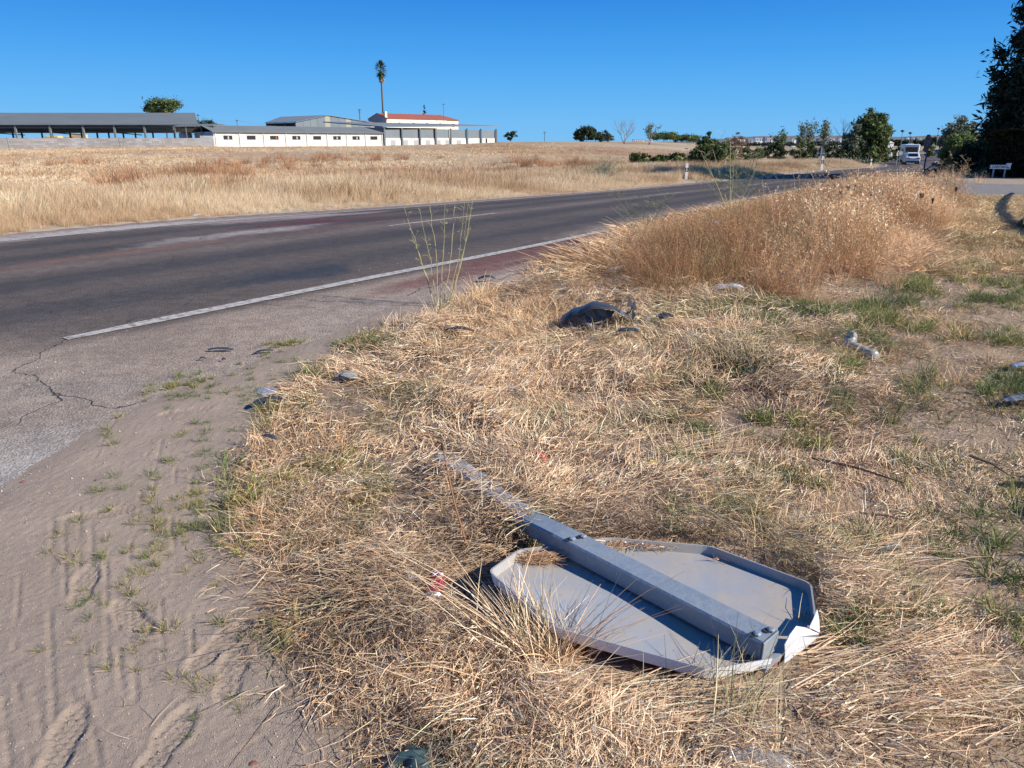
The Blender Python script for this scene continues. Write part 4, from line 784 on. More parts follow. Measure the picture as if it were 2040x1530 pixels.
# ------------------------------------------------------------------ trees and shrubs
m_bark = mat('tree_bark', (.14, .115, .09), .95, var=(.09, .075, .06), vscale=3, vamt=.8, bump=.4, bscale=10)
m_bare = mat('bare_grey_twigs', (.26, .23, .21), .95); m_bared = mat('bare_dark_twigs', (.09, .075, .065), .95)
m_leaf = mat('tree_leaves', (0, 0, 0), .65, attr='Col', spec=.3, transl=.25)
LG_ = {'dark': [[.05, .07, .03], [.05, .075, .03], [.028, .045, .022]], 'black': [[.022, .034, .018], [.032, .048, .022], [.018, .028, .016]], 'mid': [[.095, .135, .04], [.13, .17, .055], [.06, .09, .03]], 'bright': [[.12, .18, .05], [.16, .22, .07], [.09, .13, .04], [.20, .24, .09]],
       'grey': [[.16, .19, .12], [.20, .22, .15], [.12, .145, .09]], 'dry': [[.26, .17, .09], [.20, .12, .07], [.32, .23, .13]]}
def foliage(ells, nl, size, pal, nclump=40, flat=.4, spread=.30):
    """leaves gathered in clumps spread through ellipsoids (cx,cy,cz,rx,ry,rz)"""
    E = np.array(ells, dtype=float); vol = E[:, 3] * E[:, 5] * E[:, 4]; pe = vol ** .8 / (vol ** .8).sum()
    ce = rng.choice(len(E), nclump, p=pe); d = rng.normal(0, 1, (nclump, 3)); d /= np.linalg.norm(d, axis=1)[:, None]; r = rng.uniform(.35, 1.0, nclump) ** .5
    cc = E[ce, :3] + d * E[ce, 3:] * r[:, None]
    ci = rng.integers(0, nclump, nl); rr = E[ce[ci], 3:].mean(1) * spread * rng.uniform(.5, 1.2, nclump)[ci]
    p = cc[ci] + rng.normal(0, .55, (nl, 3)) * rr[:, None] * np.array([1, 1, .7])
    a = rng.uniform(0, 6.28, nl); e = rng.normal(0, .7, nl); u = np.stack([np.cos(a) * np.cos(e), np.sin(a) * np.cos(e), np.sin(e)], 1); v = np.cross(u, rng.normal(0, 1, (nl, 3))); v /= np.linalg.norm(v, axis=1)[:, None]
    s = size * rng.uniform(.6, 1.4, nl)[:, None]
    V = np.stack([p - u * s, p + v * s * flat, p + u * s, p - v * s * flat], 1).reshape(-1, 3); F = np.arange(nl * 4).reshape(-1, 4)
    P_ = np.array(LG_[pal]); cl = P_[rng.integers(0, len(P_), nclump)]; col = np.clip(cl[ci] * (1 + rng.normal(0, .22, (nl, 1))), .01, .9)
    return V, F, np.repeat(col, 4, 0), cc
def limbs(base, top, r0, targets, k=8):
    mb = MB(); b, t_ = Vector(base), Vector(top); mid = b.lerp(t_, .5) + Vector((random.uniform(-.05, .05), random.uniform(-.05, .05), 0)) * (t_ - b).length
    mb.tube([b, b.lerp(mid, .5), mid, t_], [r0, r0 * .85, r0 * .65, r0 * .3], 7)
    for c in targets[:k]:
        c = Vector(c); s = b.lerp(t_, random.uniform(.35, .8)); mb.tube([s, s.lerp(c, .5) + Vector((0, 0, .08 * (c - s).length)), c], [r0 * .4, r0 * .22, r0 * .06], 5)
    return mb
def tree(name, label, x, y, ztop, w, n=1500, size=.25, pal='dark', cat='tree', group=None, z0=None, crown=.75, trunk=True, ncl=40, shape='round', spread=.30, dy=None, flat=.4):
    zb = tz(x, y) if z0 is None else z0; H_ = ztop - zb; t = empty(name, (x, y, zb), 0, label, cat, group); R = w / 2; dy = dy or R
    ch = H_ * crown; zc = ztop - ch / 2
    if shape == 'round': E = [(x, y, zc, R * .8, dy * .8, ch / 2), (x - R * .45, y, zc - ch * .12, R * .5, dy * .5, ch * .33), (x + R * .45, y + .1, zc - ch * .05, R * .5, dy * .5, ch * .36)]
    elif shape == 'flat': E = [(x, y, ztop - ch * .35, R * .9, dy * .9, ch * .35), (x - R * .6, y, ztop - ch * .6, R * .4, dy * .4, ch * .25), (x + R * .6, y, ztop - ch * .55, R * .4, dy * .4, ch * .25)]
    elif shape == 'cone': E = [(x, y, zb + H_ * .3, R, R, H_ * .3), (x, y, zb + H_ * .6, R * .62, R * .62, H_ * .25), (x, y, zb + H_ * .85, R * .3, R * .3, H_ * .16)]
    V, F, C_, cc = foliage(E, int(n * 1.8), size * .72, pal, int(ncl * 1.3), spread=spread, flat=flat)
    z_low = zb + .02; V[:, 2] = np.maximum(V[:, 2], z_low)
    np_mesh('crown' if trunk else 'foliage', V, F, m_leaf, t, cols=C_)
    order = sorted(range(len(cc)), key=lambda i: -cc[i][2]); limbs((x, y, zb - .2), (x, y, zc + ch * .25), max(.05, H_ * .022), [cc[i] for i in order[::max(1, len(order) // 10)]], 10).build('trunk' if trunk else 'stems', m_bark, t)
    return t
def branch(mb, p, d, L_, r, lev, spread=.55):
    q = p + d * L_ * .5 + Vector((random.gauss(0, .06), random.gauss(0, .06), 0)) * L_; e = q + (d + Vector((random.gauss(0, .15), random.gauss(0, .15), .08))).normalized() * L_ * .5
    mb.tube([p, q, e], [r, r * .8, r * .55], 4 if lev < 3 else 6, cap=False)
    if lev > 0:
        for k in range(random.choice((2, 3, 3))):
            nd = (d + Vector((random.gauss(0, spread), random.gauss(0, spread), random.gauss(.1, spread * .6)))).normalized(); branch(mb, e if k else q, nd, L_ * random.uniform(.6, .82), r * .55, lev - 1, spread)
def bare_tree(name, label, x, y, ztop, lev=5, m=None, cat='tree', r=None, spread=.5, lean=(0, 0), leaves=0, w=3, pal='grey', stems=1):
    zb = tz(x, y); H_ = ztop - zb; t = empty(name, (x, y, zb), 0, label, cat); mb = MB()
    for s in range(stems):
        d0 = Vector((lean[0] + random.gauss(0, .12 * (stems - 1)), lean[1], 1)).normalized(); branch(mb, Vector((x, y, zb - .1)), d0, H_ * .34, r or H_ * .018, lev, spread)
    zs = [v[2] for v in mb.v]; k = H_ / (max(zs) - zb); mb.v = [(x + (v[0] - x) * k, y + (v[1] - y) * k, zb + (v[2] - zb) * k) for v in mb.v]
    mb.build('trunk', m or m_bare, t)
    if leaves:
        pts = np.array([v for v in mb.v if v[2] > zb + H_ * .45]); i = rng.integers(0, len(pts), leaves); p = pts[i] + rng.normal(0, .25, (leaves, 3)); s = .16 * rng.uniform(.6, 1.4, leaves)[:, None]; u = rng.normal(0, 1, (leaves, 3)); u /= np.linalg.norm(u, axis=1)[:, None]; v = np.cross(u, rng.normal(0, 1, (leaves, 3))); v /= np.linalg.norm(v, axis=1)[:, None]
        V = np.stack([p - u * s, p + v * s * .5, p + u * s, p - v * s * .5], 1).reshape(-1, 3); P_ = np.array(LG_[pal]); np_mesh('crown', V, np.arange(leaves * 4).reshape(-1, 4), m_leaf, t, cols=np.repeat(P_[rng.integers(0, len(P_), leaves)], 4, 0))
    return t
def tp(px, ytop, Y): p = at(px, 285, Y); return p.x, Y, at(px, ytop, Y).z
def wpx(w, Y): return w * Y / FPX
def T(name, label, px, ytop, w, Y, **k): x, y, z = tp(px, ytop, Y); return tree(name, label, x, y, z, wpx(w, Y), **k)
T('broadleaf_tree', 'round-topped green tree rising behind the barn roof', 334, 199, 70, 205, n=2600, size=.42, pal='mid', crown=.42, ncl=34, shape='flat', spread=.42)
T('dense_tree', 'dark round tree between the barn and stable roofs', 415, 234, 48, 178, n=2200, size=.30, pal='dark', crown=.7, ncl=40)
T('small_tree', 'small dark tree on the horizon right of hay shed', 1018, 262, 26, 235, n=900, size=.34, pal='dark', crown=.85, ncl=16)
T('dense_tree', 'large dark round-crowned tree on the field horizon', 1168, 254, 54, 205, n=2800, size=.36, pal='dark', crown=.95, ncl=50); T('dense_tree', 'dark tree right of the large round-crowned one', 1200, 261, 36, 206, n=1700, size=.34, pal='dark', crown=.95, ncl=30)
T('small_tree', 'smallest tree of the dark clump on the field horizon', 1213, 267, 22, 200, n=600, size=.28, pal='grey', crown=.9, ncl=12)
T('umbrella_pine', 'left umbrella pine with a wide flat crown', 1322, 266, 60, 262, n=2600, size=.42, pal='mid', crown=.75, shape='flat', ncl=50, group='umbrella pines on the skyline'); T('umbrella_pine', 'right and lower umbrella pine behind the roadside shrubs', 1366, 271, 56, 270, n=2000, size=.42, pal='mid', crown=.8, shape='flat', ncl=40, group='umbrella pines on the skyline')
x, y, z = tp(1245, 231, 190); bare_tree('bare_tree', 'tall grey leafless tree with a forked crown', x, y, z, 5, spread=.42, stems=3)
x, y, z = tp(1293, 246, 192); bare_tree('sparse_tree', 'slender sparse-leaved tree right of the leafless tree', x, y, z, 4, leaves=700, pal='grey', spread=.35, stems=2)
# roadside shrubs on the far side
T('leafy_shrub', 'tall dark leafy shrub with a spiky top by far verge', 1408, 262, 66, 62, n=3600, size=.20, pal='mid', cat='shrub', crown=.98, trunk=False, shape='cone', ncl=70, flat=.25)
T('leafy_shrub', 'rounded green shrub leaning on the tall spiky one', 1440, 285, 50, 61, n=1800, size=.16, pal='mid', cat='shrub', crown=.98, trunk=False, ncl=40)
for px, yt, w, lab in ((1277, 303, 44, 'leftmost low green shrub in the field edge row'), (1318, 308, 44, 'middle low green shrub in the field edge row'), (1352, 301, 36, 'rightmost low green shrub beside the tall spiky one')):
    T('low_shrub', lab, px, yt, w, 66, n=1300, size=.15, pal='mid', cat='shrub', crown=1.0, trunk=False, ncl=26, group='low shrubs along the field edge', z0=at(px, 330, 66).z)
T('dry_shrub', 'brown dried-out bush behind the green roadside shrubs', 1465, 261, 52, 92, n=2200, size=.12, pal='dry', cat='shrub', crown=.9, trunk=False, ncl=50, spread=.2)
for i, (px, yt, w, Y, pl, lab) in enumerate(((1500, 292, 50, 118, 'mid', 'low green bush right of the brown dried-out bush'), (1545, 286, 50, 120, 'dark', 'dark bush under the small leaning tree'), (1600, 279, 60, 122, 'mid', 'broad green bush beneath the two thin trees'), (1650, 283, 54, 119, 'dark', 'dark bush left of the large roadside tree'), (1690, 290, 50, 104, 'dark', 'low bush at the foot of the large roadside tree'))):
    T('hedge_bush', lab, px, yt, w, Y, n=1800, size=.24, pal=pl, cat='bush', crown=1.0, trunk=False, ncl=36, group='bushes of the roadside hedge')
x, y, z = tp(1598, 240, 124); bare_tree('thin_tree', 'left of two thin feathery trees on the roadside', x, y, z, 4, m=m_bared, leaves=900, pal='grey', spread=.38); x, y, z = tp(1642, 239, 125); bare_tree('thin_tree', 'right of two thin feathery trees on the roadside', x, y, z, 4, m=m_bared, leaves=900, pal='grey', spread=.34)
x, y, z = tp(1548, 259, 120); bare_tree('leaning_tree', 'small leaning tree with tufted foliage', x, y, z, 4, m=m_bared, leaves=450, pal='mid', spread=.45)
x, y, z = tp(1668, 231, 116); bare_tree('dead_tree', 'dark dead tree with upright branches by the road', x, y, z, 4, m=m_bared, spread=.34, lean=(.18, 0), stems=2)
T('roadside_tree', 'large green tree beside the road before the motorhome', 1733, 219, 78, 106, n=9000, size=.30, pal='mid', crown=.96, ncl=150, spread=.24); T('roadside_tree', 'lower dusty green tree joined to the large roadside tree', 1702, 247, 50, 105, n=3600, size=.26, pal='grey', crown=.95, ncl=60, spread=.26)
for px, yt, w, Y, lab in ((1765, 288, 46, 118, 'green shrub below the white hut'), (1800, 292, 40, 124, 'green shrub immediately left of the motorhome'), (1737, 298, 30, 100, 'green shrub at the right foot of large tree'), (1855, 286, 24, 175, 'round green shrub seen behind the upright sign')):
    T('verge_shrub', lab, px, yt, w, Y, n=1300, size=.22, pal='mid', cat='shrub', crown=1.0, trunk=False, ncl=26, group='shrubs beside the motorhome')
x, y, z = tp(1700, 292, 100)
for i in range(5):
    px = 1682 + i * 12; x, y, _ = tp(px, 300, 99 + i % 2); zb = tz(x, y); t = empty('agave', (x, y, zb), 0, f'spiky grey-green agave, {["first","second","third","fourth","fifth"][i]} from the left below the large tree', 'agave', 'agaves at the roadside'); mb = MB()
    for k in range(13):
        a = k * 2.4; e = .5 + .9 * (k / 13); L_ = 1.1; d = Vector((math.cos(a) * math.cos(e), math.sin(a) * math.cos(e), math.sin(e))); s_ = Vector((-math.sin(a), math.cos(a), 0)) * .07; p = Vector((x, y, zb)); mb.add([p - s_, p + s_, p + d * L_ * .6 + s_ * .8, p + d * L_ + Vector((0, 0, .02)), p + d * L_ * .6 - s_ * .8], [(0, 1, 2, 3, 4)])
    mb.build('leaves', mat('agave_leaf', (.20, .23, .17), .6), t)
# right side: light shrub, dark thicket, tall dark tree, eucalyptus
x, y, z = tp(1914, 262, 54); tree('light_shrub', 'light green bushy sapling beside the junction', x, y, z, 2.5, n=5200, size=.14, pal='bright', cat='shrub', crown=.97, trunk=False, ncl=80, spread=.26, flat=.3)
x, y, z = tp(1885, 320, 45.5); tree('dry_bush', 'low dry bush in front of the light green sapling', x, y, z, 1.6, n=1500, size=.06, pal='dry', cat='bush', crown=1, trunk=False, ncl=30)
x, y, z = tp(1862, 333, 44.5); tree('dry_bush', 'smallest dry bush near the foot of upright sign', x, y, z, 1.2, n=900, size=.05, pal='dry', cat='bush', crown=1, trunk=False, ncl=20)
for px, yt, w, Y, lab in ((1945, 285, 2.6, 47, 'dark bush between the light sapling and town sign'), (1985, 262, 3.2, 46, 'tallest dark bush behind the town sign'), (2025, 290, 3.4, 44, 'dark bush at the right edge behind town sign'), (2075, 270, 3.6, 42, 'dark bush just outside the right border')):
    x, y, z = tp(px, yt, Y); tree('dark_bush', lab, x, y, z, w, n=2600, size=.13, pal='black', cat='bush', crown=1, trunk=False, ncl=60, group='dark bushes under the tall tree')
x, y, z = tp(1912, 236, 135); tree('eucalyptus_tree', 'grey-green round tree behind the light sapling', x, y, z, wpx(74, 135), n=4200, size=.34, pal='grey', crown=.9, ncl=70, spread=.3)
xt, yt_ = 32.3, 42.5; zb = tz(xt, yt_); t = empty('tall_dark_tree', (xt, yt_, zb), 0, 'tall dark tree filling the right edge of view', 'tree')
E = [(33, 42.5, 4.0, 7.0, 4.5, 4.3), (31.2, 42.5, 2.2, 5.6, 4, 3.0), (33.5, 42.8, 8.2, 6.2, 4.5, 3.6), (34.3, 43, 11.6, 4.6, 4, 3.0), (27.8, 42, 5.2, 3.2, 2.8, 1.8), (28.4, 42, 7.9, 3.0, 2.4, 1.2), (28.2, 42, 2.6, 3.6, 3, 1.9), (27.4, 42, 1.2, 2.6, 3, 1.6), (29.0, 42.2, 10.0, 2.6, 2.4, 1.2), (27.2, 42, 6.6, 1.8, 2, .8), (27.6, 42, 4.0, 2.4, 2.4, 1.2), (30, 43, 11.5, 2.4, 2.4, 1.2)]
V, F, C_, cc = foliage(E, 90000, .19, 'black', 1100, spread=.22, flat=.3); V[:, 2] = np.maximum(V[:, 2], zb); V[:, 1] = np.where(V[:, 2] < zb + 2.4, np.maximum(V[:, 1], 41.9 + .4 * rng.random(len(V))), V[:, 1]); np_mesh('crown', V, F, m_leaf, t, cols=C_)
V, F, C_, c2 = foliage([(26.4, 42, 3.0, 1.9, 1.6, 2.6), (27.2, 42, 6.6, 1.9, 1.6, 1.6), (28.4, 42.2, 8.8, 2.0, 1.6, 1.5), (27.6, 41, 1.0, 3.0, 1.6, 1.6), (29.8, 42.2, 5.0, 2.6, 2, 5.0), (30.5, 42.5, 11, 2.4, 2, 2.4)], 60000, .14, 'black', 700, spread=.30, flat=.3); V[:, 2] = np.maximum(V[:, 2], zb); V[:, 1] = np.where(V[:, 2] < zb + 2.4, np.maximum(V[:, 1], 41.9 + .4 * rng.random(len(V))), V[:, 1]); np_mesh('outer_crown', V, F, m_leaf, t, cols=C_)
limbs((xt, yt_, zb - .2), (33.8, 42.8, 11.5), .32, cc[::30], 20).build('trunk', m_bark, t)
# palm, cypress
x, y, z = tp(766, 222, 262); zt = at(758, 124, 262).z; xt = at(758, 124, 262).x; zb = 1.0
t = empty('fan_palm', (x, y, zb), 0, 'very tall fan palm with a bare trunk above the farmhouse', 'palm tree')
MB().tube([(x + .3, y, zb - .5), (x, y, zb + 8), ((x + xt) / 2, y, zb + 17), (xt, y, zt - 3)], [.36, .30, .26, .24], 8).build('trunk', m_bark, t)
def fronds(n, el0, el1, zc, L_, mt, nm, r0=.0, w0=.85):
    mb = MB()
    for k in range(n):
        a = random.uniform(0, 6.28); e = random.uniform(el0, el1); d = Vector((math.cos(a) * math.cos(e), math.sin(a) * math.cos(e), math.sin(e))); s_ = Vector((-math.sin(a), math.cos(a), 0)); p = Vector((xt, y, zc + random.uniform(-.5, .5))); m_ = p + d * L_ * .55
        for j in range(-4, 5):
            dd = (d + s_ * j * .16 - Vector((0, 0, .1 * abs(j)))).normalized(); u_ = s_ * .10; mb.add([m_ - u_, m_ + u_, m_ + dd * L_ * w0 * .6 + Vector((0, 0, -.15))], [(0, 1, 2)])
        mb.tube([p, m_], .035, 3)
    return mb.build(nm, mt, t)
LG_p = mat('palm_frond', (.06, .085, .03), .6); fronds(75, -.4, 1.5, zt - 1.7, 2.2, LG_p, 'crown'); fronds(40, -1.2, -.2, zt - 2.6, 2.2, LG_p, 'lower_fronds'); fronds(60, -1.5, -.9, zt - 3.6, 2.0, mat('dead_frond', (.30, .21, .13), .8), 'dead_fronds')
x, y, z = tp(847, 208, 286); t = tree('cypress', 'small pointed cypress behind the farmhouse roof', x, y, z, 2.0, n=2600, size=.18, pal='black', crown=1, shape='cone', ncl=120, z0=4.0, spread=.35)
# far tree line on the plain
BELT = [(1488, 284, 26, 520), (1508, 284.5, 26, 540), (1530, 284, 28, 500), (1552, 283.5, 26, 520), (1575, 284, 28, 480), (1400, 284, 26, 560), (1630, 281, 30, 480), (1662, 281.5, 28, 470), (1790, 277.5, 26, 430), (1808, 279, 24, 420), (1826, 278.5, 24, 440), (1843, 276.5, 22, 420), (1857, 274.5, 26, 400), (1874, 276, 22, 430), (1775, 279.5, 22, 440), (1470, 284.5, 24, 530), (1446, 284.5, 24, 550), (1608, 283, 28, 500)]
for px, yt, w, Y in BELT:
    x, y, z = tp(px, yt, Y); o = tree('plain_tree', ORD[sorted(b_[0] for b_ in BELT).index(px)].capitalize() + ' tree from the left in the distant dark belt crossing the plain', x, y, z, wpx(w, Y), n=420, size=.9, pal='dark', crown=1.0, ncl=24, group='distant tree belt on the plain', z0=at(px, 291, Y).z)

# added beyond the right border: unseen branch and tufts shaped for their shadows
sh = [gp(2018, 384), gp(2000, 394), gp(1988, 408), gp(1984, 424), gp(1994, 440), gp(2016, 456), gp(2050, 478), gp(2110, 510)]
hs_ = [.25, .55, .8, 1.0, 1.1, 1.0, .7, .0]; k_ = 1 / math.tan(SUN_EL); pts = [Vector((p.x + math.cos(SUN_AZ) * h * k_, p.y + math.sin(SUN_AZ) * h * k_, p.z + h)) for p, h in zip(sh, hs_)]
mb = MB().tube(pts, [.03, .045, .055, .06, .065, .07, .075, .08], 7)
for i in range(1, 6): mb.tube([pts[i], pts[i] + Vector((random.uniform(-.2, .2), random.uniform(-.3, .3), random.uniform(.0, .25)))], [.02, .008], 4)
tag(mb.build('shadow_branch', m_bared), 'unseen arched branch added outside the right border to cast a shadow', 'branch')
for px, py, h, n_, r in ((2060, 462, .5, 500, .9), (2080, 986, .18, 90, .16), (2060, 1030, .12, 60, .12)):
    p = gp(px, py); x, y = p.x + math.cos(SUN_AZ) * h * .8, p.y + math.sin(SUN_AZ) * h * .8; tree('shadow_tuft', {2060: 'low tuft added for its shadow beyond the right border', 2080: 'small dark tuft close to the camera, added for its shadow beyond the right border'}[px] + (' near the mown strip' if py == 462 else ' at the foreground' if py == 1030 else ''), x, y, p.z + h, r * 1.6, n=n_, size=.03 + h * .08, pal='grey', cat='tuft', crown=1, trunk=False, ncl=14)
# ------------------------------------------------------------------ vehicles, signs, roadside posts
m_wpaint = mat('white_car_paint', (.74, .75, .76), .3, coat=.6); m_bpaint = mat('dark_blue_car_paint', (.02, .025, .04), .3, coat=.8); m_glass = mat('tinted_glass', (.012, .015, .02), .08, spec=.8)
m_rub = mat('black_rubber', (.018, .018, .02), .8); m_redl = mat('red_lens', (.35, .02, .02), .3); m_trim = mat('black_plastic_trim', (.03, .03, .032), .6); m_chrome = mat('alloy_rim', (.45, .45, .46), .35, metal=.8)
m_post = mat('white_plastic_post', (.74, .74, .72), .6, var=(.50, .48, .44), vscale=6, vamt=.4); m_black = mat('black_reflective_band', (.02, .02, .022), .5); m_galv = mat('galvanised_post', (.33, .35, .37), .5, metal=.4, var=(.25, .27, .29), vscale=12, vamt=.6)
m_sback = mat('grey_sign_back', (.07, .085, .11), .55, metal=.2); m_sred = mat('stop_sign_red', (.42, .025, .03), .5); m_sredsh = mat('shaded_stop_sign_red', (.09, .012, .016), .6); m_swhitesh = mat('shaded_sign_white', (.20, .18, .18), .7); m_swhite = mat('sign_white', (.78, .78, .76), .5); m_sblack = mat('sign_black', (.02, .02, .02), .6); m_headl = mat('headlight_lens', (.75, .78, .8), .1)  # upright STOP sign's red and white are darkened to hold the tree's shade
def wheels(t, xs, ys, r, w_):
    for x in xs:
        for y in ys:
            s = 1 if x > 0 else -1; wv = MB().lathe([(r * .55, -w_ / 2), (r, -w_ / 2 + .02), (r, w_ / 2 - .02), (r * .55, w_ / 2)], (x, y, r), 18, (1, 0, 0)); o = np_mesh('wheel', wv.v, wv.f, m_rub, t, world=False); o2 = MB().lathe([(r * .53, 0), (r * .5, .03), (.05, .02)], (x + s * w_ / 2 * .8, y, r), 12, (s, 0, 0)); np_mesh('rim', o2.v, o2.f, m_chrome, o, world=False)
def loc(mb, name, m, t, sm=False): return np_mesh(name, mb.v, mb.f, m, t, world=False, smooth=sm)
def car_body(prof, roofprof, W, tw, t, m):
    """prof: side outline (y,z) of the lower body; roofprof: cabin outline tapering inwards by tw"""
    mb = MB(); n = len(prof); mb.add([(-W / 2, y, z) for y, z in prof] + [(W / 2, y, z) for y, z in prof], [tuple(range(n)), tuple(range(2 * n - 1, n - 1, -1))] + [(i, n + i, n + (i + 1) % n, (i + 1) % n) for i in range(n)])
    o = loc(mb, 'body', m, t); bevel(o, .07, 3); n = len(roofprof); z0 = min(z for _, z in roofprof); z1 = max(z for _, z in roofprof)
    f = lambda z: W / 2 - .03 - tw * (z - z0) / (z1 - z0); mb = MB(); mb.add([(-f(z), y, z) for y, z in roofprof] + [(f(z), y, z) for y, z in roofprof], [tuple(range(n)), tuple(range(2 * n - 1, n - 1, -1))] + [(i, n + i, n + (i + 1) % n, (i + 1) % n) for i in range(n)]); c = loc(mb, 'cabin', m, t); bevel(c, .06, 3); return f
# SUV seen from behind
p = gp(1817, 328.5); t = empty('white_suv', (p.x, p.y, tz(p.x, p.y) + .02), math.radians(-21), 'white estate SUV driving away close behind the motorhome', 'car')
f = car_body([(0, .35), (0, .62), (-.02, .95), (.12, 1.08), (3.4, 1.05), (4.45, .85), (4.6, .6), (4.55, .3), (3.0, .25), (.2, .28)], [(.15, 1.02), (.42, 1.55), (.8, 1.66), (2.6, 1.62), (3.5, 1.02)], 1.86, .20, t, m_wpaint)
loc(MB().add([(-.66, .2, 1.12), (.66, .2, 1.12), (.56, .41, 1.48), (-.56, .41, 1.48)], [(0, 1, 2, 3)]).add([(-.66, .16, 1.12), (.66, .16, 1.12), (.56, .37, 1.48), (-.56, .37, 1.48)], [(0, 1, 2, 3)]), 'rear_window', m_glass, t)
loc(MB().box(-.62, .3, 1.52, .62, .5, 1.56), 'spoiler', m_wpaint, t); loc(MB().box(-.88, -.05, .3, .88, .05, .5), 'bumper', m_trim, t); loc(MB().box(-.26, -.06, .72, .26, -.02, .83), 'number_plate', m_swhite, t)
for s in (-1, 1):
    loc(MB().box(s * .66 - .22, -.045, .86, s * .66 + .22, .05, .99), 'tail_light', m_redl, t); loc(MB().box(s * .62 - .03, .7, 1.68, s * .62 + .03, 2.5, 1.73), 'roof_rail', m_chrome, t)
    z_ = lambda z: f(z) + .012; loc(MB().add([(s * z_(1.13), .55, 1.13), (s * z_(1.13), 3.1, 1.13), (s * z_(1.5), 2.55, 1.5), (s * z_(1.5), .8, 1.5)], [(0, 1, 2, 3)]), 'side_window', m_glass, t); loc(MB().box(s * .98 - .1, 2.9, 1.05, s * .98 + .1, 3.0, 1.18), 'wing_mirror', m_wpaint, t)
wheels(t, (-.82, .82), (.85, 3.65), .35, .24)
t.scale = (.86,) * 3
# motorhome
q_ = Vector((p.x, p.y, 0)) + Vector((math.sin(math.radians(21)), math.cos(math.radians(21)), 0)) * 7.6 + Vector((.55, .1, 0)); t = empty('motorhome', (q_.x, q_.y, tz(q_.x, q_.y) + .02), math.radians(-20), 'white motorhome with a dark rear window ahead of the SUV', 'motorhome')
bevel(loc(MB().box(-1.14, 0, .55, 1.14, 5.4, 3.05), 'body', m_wpaint, t), .14, 3); loc(MB().prism([(-1.0, 5.35, .5), (-1.0, 7.3, .5), (-1.0, 7.2, 1.1), (-1.0, 6.1, 1.3), (-1.0, 5.6, 2.3), (-1.0, 5.35, 2.4)], (2.0, 0, 0)), 'cab', m_wpaint, t)
bevel(loc(MB().box(-.92, -.03, 1.78, .88, .02, 2.62), 'rear_window', m_glass, t), .02); loc(MB().box(-1.0, -.05, .45, 1.0, .04, .68), 'bumper', m_trim, t); loc(MB().box(-1.0, -.04, 2.86, 1.0, .06, 2.95), 'roof_moulding', m_grey_shade, t)
for s in (-1, 1): loc(MB().box(s * 1.145 - .01, 1.2, 1.8, s * 1.145 + .01, 2.4, 2.4), 'side_window', m_glass, t); loc(MB().box(s * .98 - .08, -.04, .8, s * .98 + .08, .03, 1.25), 'tail_light', m_redl, t)
loc(MB().box(1.15, 3.0, .6, 1.17, 3.7, 2.4), 'door', m_plain, t); loc(MB().box(-.4, 2, 3.05, .4, 2.8, 3.18), 'roof_hatch', m_plain, t)
wheels(t, (-.98, .98), (1.5, 5.9), .36, .26)
t.scale = (.80,) * 3
# oncoming dark car
p = gp(1867, 309); t = empty('dark_car', (p.x, p.y, tz(p.x, p.y) + .03), math.radians(-27 + 180), 'small dark car with pale headlights far up the road', 'car')
car_body([(0, .35), (0, .8), (.4, .95), (3.4, .92), (4.2, .75), (4.3, .35)], [(.3, .9), (.8, 1.4), (2.4, 1.42), (3.2, .9)], 1.76, .2, t, m_bpaint)
loc(MB().add([(-.66, 3.16, .97), (.66, 3.16, .97), (.55, 2.52, 1.37), (-.55, 2.52, 1.37)], [(0, 1, 2, 3)]), 'windscreen', m_glass, t)
for s in (-1, 1): loc(MB().lathe([(.16, 0), (.16, .05)], (s * .62, 4.25, .68), 10, (0, 1, 0)), 'headlight', m_headl, t)
wheels(t, (-.78, .78), (.8, 3.5), .32, .22)
# delineator posts
DN = (('white delineator post with black band, nearest on the far verge', 1367, 357, 326, 40.5), ('white delineator post beneath the triangular sign back', 1637, 339, 312, 59), ('smallest white delineator post below the large roadside tree', 1735, 329, 317, 95))
for i, (lab, px, yb, yt, Y) in enumerate(DN):
    b = gp(px, yb); zt = at(px, yt, b.y).z; h = zt - b.z; t = empty('delineator_post', (b.x, b.y, b.z), 0, lab, 'marker post', 'delineator posts along the far verge'); w_ = .085 if i < 2 else .10
    def sec(z0, z1, e=0): return MB().prism([(b.x - w_ - e, b.y - e, z0), (b.x + w_ + e, b.y - e, z0), (b.x + w_ * .6, b.y + .09 + e, z0), (b.x - w_ * .6, b.y + .09 + e, z0)], (0, 0, z1 - z0))
    sec(b.z - .1, zt - .03).build('post', m_post, t); sec(b.z + h * .48, b.z + h * .74, .004).build('black_band', m_black, t); MB().prism([(b.x - w_, b.y, zt - .03), (b.x + w_, b.y, zt - .03), (b.x + w_ * .4, b.y, zt + .04), (b.x - w_ * .9, b.y, zt + .02)], (0, .09, 0)).build('cap', m_post, t); MB().box(b.x - .02, b.y - .012, b.z + h * .52, b.x + .02, b.y - .006, b.z + h * .70).build('reflector', m_swhite, t)
